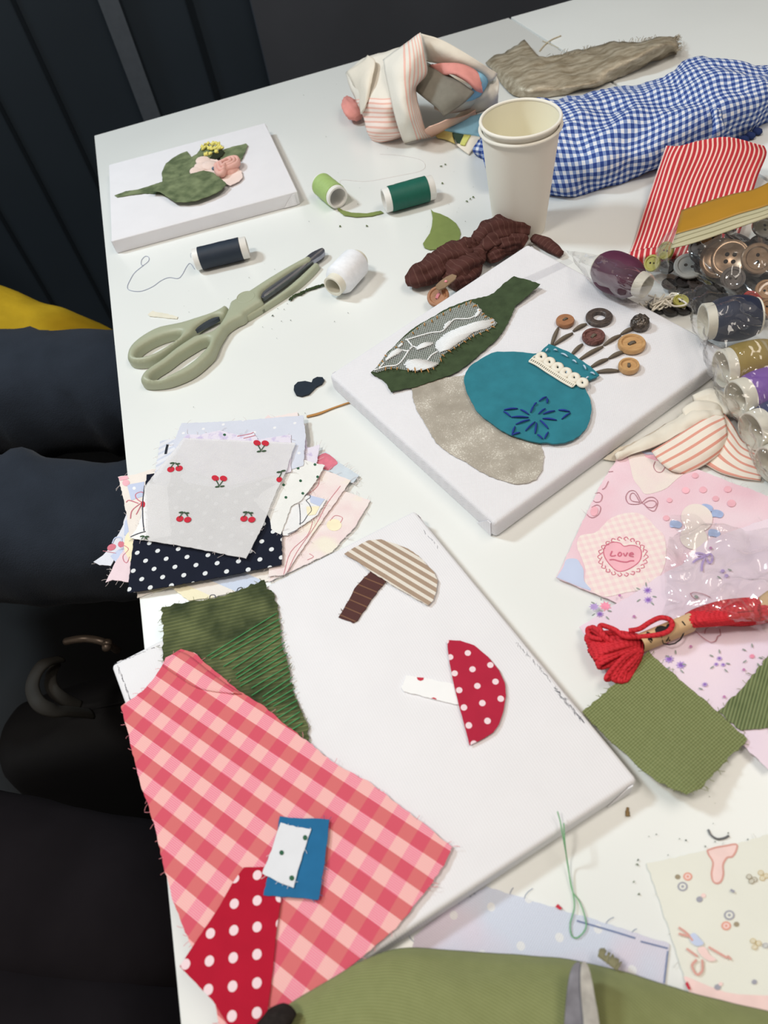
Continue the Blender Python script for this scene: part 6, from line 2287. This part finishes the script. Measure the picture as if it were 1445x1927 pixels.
# ------------------------------------------------------------------ foreground cloths
m_fblue = Mat('pale blue cloud cotton', .92, .12)
fd = m_fblue.dots(.021, .0022, True)
cb = m_fblue.mix(m_fblue.ramp(m_fblue.noise(16, 2), .45, .62), rgb(208, 214, 230), rgb(218, 208, 222))
m_fblue.color(m_fblue.mix(m_fblue.ma('MULTIPLY', fd, .8), cb, rgb(232, 232, 232)))
m_fblue.weave(.0016, .5)
m_fblue = m_fblue.m
m_bline = plain('blue grey thread', (120, 132, 166), .9)
sheet('pale_blue_cotton', [(915, 1668), (1023, 1702), (1140, 1738), (1259, 1776), (1250, 1860), (1246, 1905), (1000, 1915), (770, 1880), (779, 1762), (840, 1712)], .0007, m_fblue, 'pale blue cotton with white spots half hidden by the large canvas and the olive cloth', 'fabric piece', threads=16, thread_mat=m_bline,
      decals=[('line', [(1085, 1733), (1150, 1752), (1195, 1766)], m_bline, .0009), ('line', [(1205, 1772), (1256, 1785)], m_bline, .0008), ('line', [(1256, 1790), (1249, 1850)], m_bline, .0008)])
m_toy = Mat('cream toy print cotton', .92, .12)
m_toy.color(m_toy.vary(rgb(230, 230, 220), .02, 30))
m_toy.weave(.0012, .3)
m_toy = m_toy.m
kq = lambda pts: cr(1020, 1480, 3.4, pts)
m_tpink = plain('soft pink print', (238, 208, 204), .9)
m_tline = plain('dusty rose print line', (214, 160, 150), .9)
m_tgrey = plain('grey ring print', (160, 160, 172), .9)
m_tcoral = plain('coral print', (226, 160, 142), .9)
m_tsand = plain('sand print', (206, 184, 134), .9)
m_tbrown = plain('taupe print', (158, 146, 124), .9)
dec = [('fill', kq([(905, 1215), (1000, 1250), (1100, 1290), (1250, 1330), (1700, 1360), (1700, 1500), (1000, 1420), (940, 1290)]), m_tpink)]
pear = kq([(1055, 410), (1110, 392), (1170, 382), (1240, 372), (1240, 410), (1215, 450), (1185, 455), (1165, 480), (1155, 510), (1158, 560), (1145, 605), (1118, 622), (1092, 608), (1082, 560), (1092, 500), (1085, 470), (1065, 440)])
dec += [('fill', pear, m_tpink), ('line', pear + [pear[0]], m_tline, .0009)]


def ring(x, y, r, m, inner=None):
    (qx, qy) = kq([(x, y)])[0]
    dec.append(('fill', px_ellipse(qx, qy, r, r * .92), m))
    if inner:
        dec.append(('fill', px_ellipse(qx, qy, r * .66, r * .6), inner))
        dec.append(('fill', px_ellipse(qx, qy, r * .3, r * .28), m))


ring(930, 578, 8.5, m_tcoral, m_tpink)
ring(897, 642, 9.5, m_tgrey, m_toy)
ring(865, 580, 5, m_tbrown)
ring(1005, 724, 6, m_tgrey)
ring(1030, 700, 4.5, m_tpink)
ring(1195, 825, 10, m_tgrey, m_toy)
ring(1175, 893, 9, m_tcoral, m_tpink)
ring(1240, 883, 5, m_tbrown)
ring(1355, 1252, 5, m_tgrey)
ring(1120, 1285, 6, m_tgrey)
ring(1140, 1265, 4, m_tpink)
for (x, y, m) in [(1395, 555, m_tsand), (1430, 575, m_tsand), (1405, 590, m_tsand), (1320, 580, m_tbrown), (1355, 598, m_tbrown), (1335, 610, m_tbrown), (1345, 990, m_tsand), (1380, 1005, m_tsand), (1355, 1030, m_tsand), (1425, 1020, m_tgrey)]:
    ring(x, y, 5.2, m, m_toy)
for ln in ([(870, 905), (920, 940), (960, 990)], [(870, 945), (930, 960)], [(1060, 1030), (1120, 1065), (1180, 1100)], [(1180, 1085), (1205, 1110)], [(985, 1110), (955, 1150), (985, 1205), (1020, 1180), (1020, 1110)], [(920, 1040), (990, 1090)]):
    dec.append(('line', kq(ln), m_tline, .0011))
dec.append(('fill', kq([(940, 960), (970, 940), (1010, 980), (1030, 1010), (990, 1025), (950, 1000)]), m_bluep))
dec.append(('fill', kq([(990, 1040), (1035, 1030), (1070, 1080), (1110, 1110), (1070, 1122), (1020, 1090)]), m_tpink))
dec.append(('line', kq([(1200, 665), (1212, 672), (1225, 678)]), m_tgrey, .0014))
sheet('cream_print_cotton', kq([(668, 490), (760, 476), (1000, 420), (1250, 366), (1445, 308), (1750, 230), (1800, 1500), (1100, 1480), (985, 1380), (910, 1230), (820, 940), (740, 700)]), .0012, m_toy, 'cream cotton with faint ring and flower prints in the lower right corner', 'fabric piece', decals=dec, threads=10, thread_mat=cloth('white fray', (240, 238, 232)), lenth=.005)
sheet('red_scrap', kq([(85, 770), (100, 752), (128, 780), (115, 790)]), .0016, m_redprint, 'tiny red corner peeping out behind the pale blue cotton', 'scrap')
sheet('red_scrap', kq([(915, 1262), (928, 1248), (950, 1296), (935, 1300)]), .0026, m_redprint, 'tiny red corner beside the cream print cotton and the olive cloth', 'scrap')

m = Mat('olive needlecord', .92, .1, sheen=.1)
u, v, _ = m.uv()
rr_ = m.ma('SINE', m.ma('MULTIPLY', m.ma('ADD', v, m.ma('MULTIPLY', u, -.45)), 2 * math.pi / .0015))
n1 = m.noise(120, 4)
hh = m.ma('ADD', m.ma('MULTIPLY', rr_, .6), m.ma('MULTIPLY', n1, 1.6))
m.color(m.mix(m.ramp(hh, -.7, 2.2), rgb(120, 126, 80), rgb(146, 151, 104)))
m.bump(hh, .0004, .5)
m_cord = m.m
OL = thing('olive_cloth', P(1000, 1880, 0), 'large olive green cloth across the bottom of the photo under the scissor tips', 'cloth')
mb = MB()
mb.patch([K([(490, 1950, .018), (540, 1897, .020), (620, 1848, .021), (690, 1808, .021), (755, 1788, .017), (880, 1797, .012), (1000, 1803, .010), (1120, 1818, .009), (1220, 1846, .006), (1340, 1884, .003), (1445, 1906, .002), (1620, 1945, .002)]),
          K([(520, 1975, .024), (560, 1925, .026), (630, 1880, .027), (700, 1842, .027), (765, 1815, .024), (880, 1822, .020), (1000, 1828, .018), (1110, 1842, .018), (1200, 1868, .014), (1310, 1905, .010), (1430, 1930, .008), (1620, 1970, .008)]),
          K([(560, 2030, .028), (600, 1985, .030), (660, 1940, .031), (720, 1905, .031), (790, 1885, .030), (890, 1885, .028), (1000, 1890, .026), (1110, 1900, .027), (1180, 1920, .022), (1290, 1950, .016), (1430, 1975, .012), (1640, 2020, .010)]),
          K([(620, 2130, .026), (660, 2090, .028), (720, 2060, .030), (780, 2040, .031), (850, 2030, .030), (920, 2030, .028), (1010, 2030, .026), (1110, 2030, .026), (1180, 2035, .022), (1300, 2050, .016), (1450, 2080, .012), (1660, 2120, .010)]),
          K([(700, 2280, .016), (740, 2260, .018), (800, 2240, .02), (860, 2230, .02), (920, 2220, .02), (980, 2220, .018), (1050, 2215, .016), (1120, 2210, .016), (1200, 2210, .014), (1320, 2210, .010), (1470, 2220, .008), (1680, 2240, .006)])], 7, .0014, .0012, 30, seed=5)
mb.build('cord_cloth', m_cord, OL)
mb = MB()
for k in range(60):
    x, y = rnd.uniform(1125, 1160), rnd.uniform(1786, 1815)
    y = 1790 + (x - 1125) * .75
    a = P(x, y + 10, .012)
    b = P(x + rnd.uniform(-4, 10), y - rnd.uniform(0, 9), .012)
    mb.tube([a, (a + b) / 2, b], .0004, 4)
mb.build('frayed_corner', plain('olive fray', (136, 132, 104), .95), OL)

# scissor tips lying on the olive cloth
m_oldsteel = plain('worn steel', (112, 112, 120), .5, .5, metal=.8, amt=.2, scale=120)
m_oldsteel2 = plain('worn bright steel', (156, 154, 150), .5, .5, metal=.7, amt=.2, scale=160)
S2 = thing('steel_scissors', P(1095, 1900, .03), 'worn steel scissor blades pointing up from the bottom edge on the olive cloth', 'scissors')


def blade(pts, z0, z1, name, mat):
    w = spline([P(x, y, .040) for x, y in pts], 4, True)
    return slab(w, T + z0, T + z1, .0008, name, mat, S2)


blade([(1061, 1960), (1064, 1900), (1070, 1845), (1078, 1817), (1090, 1809), (1094, 1822), (1094, 1860), (1100, 1920), (1104, 2000), (1106, 2150), (1062, 2150), (1060, 2040)], .034, .0385, 'blade', m_oldsteel)
blade([(1095, 1811), (1104, 1813), (1112, 1835), (1119, 1875), (1127, 1920), (1134, 2000), (1145, 2150), (1100, 2150), (1098, 2000), (1098, 1930), (1093, 1870), (1092, 1830)], .0362, .0402, 'blade', m_oldsteel2)
mb = MB()
for (cx, sx) in ((1030, 1), (1180, -1)):
    c = P(cx, 2330, .03)
    ringp = [c + Vector((math.cos(a) * .016, math.sin(a) * .028, 0)) for a in [2 * math.pi * k / 28 for k in range(28)]]
    mb.tube(ringp, .005, 10, closed=True, flat=.8)
    mb.tube([P(1082 if sx > 0 else 1122, 2130, .037), P(1070 if sx > 0 else 1140, 2200, .036), c + Vector((sx * .008, .026, 0))], .005, 10)
mb.build('handle', plain('black plastic', (30, 30, 32), .4, .4), S2)
m_dk = plain('black brown fluff', (34, 28, 26), .9, amt=.3, scale=300)
mb = MB()
puff(mb, [(478, 1968, .028), (502, 1948, .031), (522, 1932, .032), (538, 1922, .032), (545, 1926, .031)], [.005, .007, .008, .007, .004], seed=4, lump=.12)
tag(mb.build('black_scrap', m_dk), 'black brown rounded scrap at the bottom edge on the olive cloth', 'scrap')

# ------------------------------------------------------------------ people at the left
m = Mat('dark navy trouser cloth', .92, .1, sheen=.05)
m.color(m.vary(rgb(40, 46, 56), .10, 25))
m.bump(m.ma('ADD', m.noise(16, 3), m.ma('MULTIPLY', m.noise(700, 1), .15)), .006, .45)
m_trous = m.m
m = Mat('mustard yellow cloth', .92, .1)
m.color(m.vary(rgb(178, 146, 34), .10, 30))
m.bump(m.noise(18, 3), .008, .6)
m_must2 = m.m
m = Mat('black cloth', .95, .06)
m.color(m.vary(rgb(26, 23, 26), .2, 12))
m.bump(m.noise(16, 3), .006, .4)
m_blackc = m.m
m_shoe = plain('black shoe leather', (24, 24, 26), .45, .4)


def skin(name, nodes, edges, mat, parent, sub=2, rugg=.004, freq=14.0, seed=0., foldaxis=None):
    """continuous clothed body: joints with radii grown into one surface"""
    me = bpy.data.meshes.new(name)
    o0 = world_loc(parent)
    me.from_pydata([Vector(n[:3]) - o0 for n in nodes], edges, [])
    o = bpy.data.objects.new(name, me)
    COL.objects.link(o)
    sk = o.modifiers.new('skin', 'SKIN')
    sk.use_smooth_shade = True
    for i, n in enumerate(nodes):
        r = n[3]
        o.data.skin_vertices[0].data[i].radius = (r, n[4] if len(n) > 4 else r)
    o.data.skin_vertices[0].data[0].use_root = True
    ss = o.modifiers.new('sub', 'SUBSURF')
    ss.levels = ss.render_levels = sub + 1
    dg = bpy.context.evaluated_depsgraph_get()
    dg.update()
    me2 = bpy.data.meshes.new_from_object(o.evaluated_get(dg))
    bpy.data.objects.remove(o)
    for v in me2.vertices:
        p = v.co + o0
        d = rugg * noise.noise(p * freq + Vector((seed, 0, 0))) + rugg * .5 * noise.noise(p * freq * 2.3 + Vector((0, seed, 0)))
        if foldaxis is not None:
            d += foldaxis(p)
        v.co += v.normal * d
    me2.name = name
    me2.materials.clear()
    me2.materials.append(mat)
    for p in me2.polygons:
        p.use_smooth = True
    ob = bpy.data.objects.new(name, me2)
    COL.objects.link(ob)
    ob.parent = parent
    return ob


def sitter(label, far, nearp, r0, r1, mat, topmat, fold=None, seed=0., torso=True):
    """seated person, thighs along given pixel axes: ((hip px),(knee px)) with heights"""
    hipF, kneeF = P(*far[0]), P(*far[1])
    hipN, kneeN = P(*nearp[0]), P(*nearp[1])
    pel = (hipF + hipN) / 2
    back = ((hipF - kneeF) + (hipN - kneeN)).normalized()
    pel = pel + back * .10
    root = thing('person', (pel.x, pel.y, 0), label, 'person')
    nodes = [(pel.x, pel.y, pel.z + .02, .15, .12)]
    edges = []

    def leg(hip, knee):
        b = len(nodes)
        m1 = hip.lerp(knee, .33)
        m2 = hip.lerp(knee, .72)
        foot = knee - back * .02
        nodes.extend([(hip.x, hip.y, hip.z, r0 * 1.12), (m1.x, m1.y, m1.z, r0), (m2.x, m2.y, m2.z, (r0 + r1) / 2), (knee.x, knee.y, knee.z, r1),
                      (foot.x, foot.y, knee.z - .16, r1 * .85), (foot.x, foot.y, .22, r1 * .75), (foot.x, foot.y, .09, r1 * .70)])
        edges.extend([(0, b)] + [(b + i, b + i + 1) for i in range(6)])
        return foot
    f1, f2 = leg(hipF, kneeF), leg(hipN, kneeN)
    skin('trousers', nodes, edges, mat, root, seed=seed, foldaxis=fold)
    for f in (f1, f2):
        mb = MB()
        d = -back
        d = Vector((d.x, d.y, 0)).normalized()
        mb.tube(spline([Vector((f.x, f.y, .045)) + d * q for q in (-.07, -.03, .03, .10, .16, .185)], 4), [.030, .038, .042, .046, .047, .048, .048, .048, .047, .046, .046, .046, .045, .044, .043, .042, .040, .036, .030, .022, .010][:21], 16, flat=.85)
        for i, v in enumerate(mb.v):
            v.z = max(v.z, .002)
        mb.build('shoe', m_shoe, root)
    if torso:
        wz = pel.z + .10
        up = [(pel.x, pel.y, wz - .05, .155, .12), (pel.x + back.x * .02, pel.y + back.y * .02, wz + .08, .15, .11), (pel.x + back.x * .03, pel.y + back.y * .03, wz + .20, .16, .11)]
        skin('jumper', up, [(0, 1), (1, 2)], topmat, root, seed=seed + 3)
    return root


def thighfolds(p):
    a = p.x * 62 + p.y * 30 + 2.0 * noise.noise(p * 9)
    return .010 * max(0, math.sin(a)) ** 4 * (1 if noise.noise(p * 5) > -.2 else .3)


sitter('person seated at the table in dark navy trousers, only both thighs showing', ((-330, 742, -.16), (420, 735, -.165)), ((-330, 985, -.15), (420, 1010, -.17)), .095, .072, m_trous, m_trous, thighfolds, 1.)
yel = sitter('person farther along the table in mustard yellow, thigh just showing above the navy trousers', ((-150, 566, -.19), (262, 700, -.28)), ((-150, 632, -.335), (245, 745, -.41)), .066, .054, m_must2, plain('mauve jumper', (150, 128, 140), .9), None, 5.)
mb = MB()
puff(mb, [(-60, 500, -.10), (-25, 512, -.10), (4, 530, -.11), (12, 542, -.12)], [.03, .028, .022, .010], seed=3, lump=.1)
for v in mb.v:
    pass
mb.build('sleeve_cuff', plain('mauve cloth', (150, 128, 140), .9), yel)
sitter('person nearest the camera in black clothes at the lower left edge', ((-260, 1680, -.16), (330, 1740, -.19)), ((-260, 2000, -.16), (330, 2060, -.19)), .095, .075, m_blackc, m_blackc, None, 9.)

# dark bag standing between the two laps
BAGB = thing('handbag', P(130, 1300, -.40), 'black handbag with looped strap and metal clasp in the dark between the laps', 'handbag')
m_bagb = plain('black bag cloth', (13, 13, 16), .7, .2)
m_strap = plain('grey brown strap', (42, 40, 37), .7, .2)
c0 = P(150, 1330, -.42)
mb = MB()
rows = []
for (zz, sc_) in ((-.30, .9), (-.2, 1.05), (-.10, 1.0), (-.04, .85), (-.02, .5), (-.015, .05)):
    row = []
    for k in range(13):
        a = 2 * math.pi * k / 12
        row.append(c0 + Vector((math.copysign(abs(math.cos(a)) ** .6, math.cos(a)) * .15 * sc_, math.copysign(abs(math.sin(a)) ** .6, math.sin(a)) * .065 * sc_, zz)))
    rows.append(row)
mb.patch(list(reversed(rows)), 4, .003, .004, 18)
lo = min(v.z for v in mb.v)
for v in mb.v:
    v.z = v.z - (lo - .004) * max(0, min(1, (c0.z + .02 - v.z) / .32))
mb.build('bag_body', m_bagb, BAGB)
mb = MB()
strap = [P(*p) for p in cr(0, 1120, 4.5156, [(510, 545, -.30), (380, 580, -.28), (300, 680, -.28), (275, 800, -.28), (330, 920, -.28), (450, 980, -.29), (600, 990, -.31), (780, 1010, -.34)])]
mb.tube(spline(strap, 8), .0085, 10, flat=.45)
strap2 = [P(*p) for p in cr(0, 1120, 4.5156, [(470, 600, -.31), (430, 700, -.30), (450, 800, -.30), (540, 880, -.31), (680, 950, -.33)])]
mb.tube(spline(strap2, 8), .0075, 10, flat=.45)
mb.build('strap', m_strap, BAGB)
mb = MB()
cl = [P(*p) for p in cr(0, 1120, 4.5156, [(560, 395, -.27), (660, 375, -.26), (760, 372, -.26), (860, 392, -.26), (940, 430, -.27), (1000, 470, -.29)])]
mb.tube(spline(cl, 6), .0045, 10)
for (x, y) in ((915, 410), (908, 440)):
    mb.lathe([(0, .005), (.004, .004), (.006, 0), (.004, -.004), (0, -.005)], P(*cr(0, 1120, 4.5156, [(x, y)])[0], -.255), n=16)
mb.build('metal_clasp', plain('old gold metal', (96, 84, 74), .4, .5, metal=.6), BAGB)
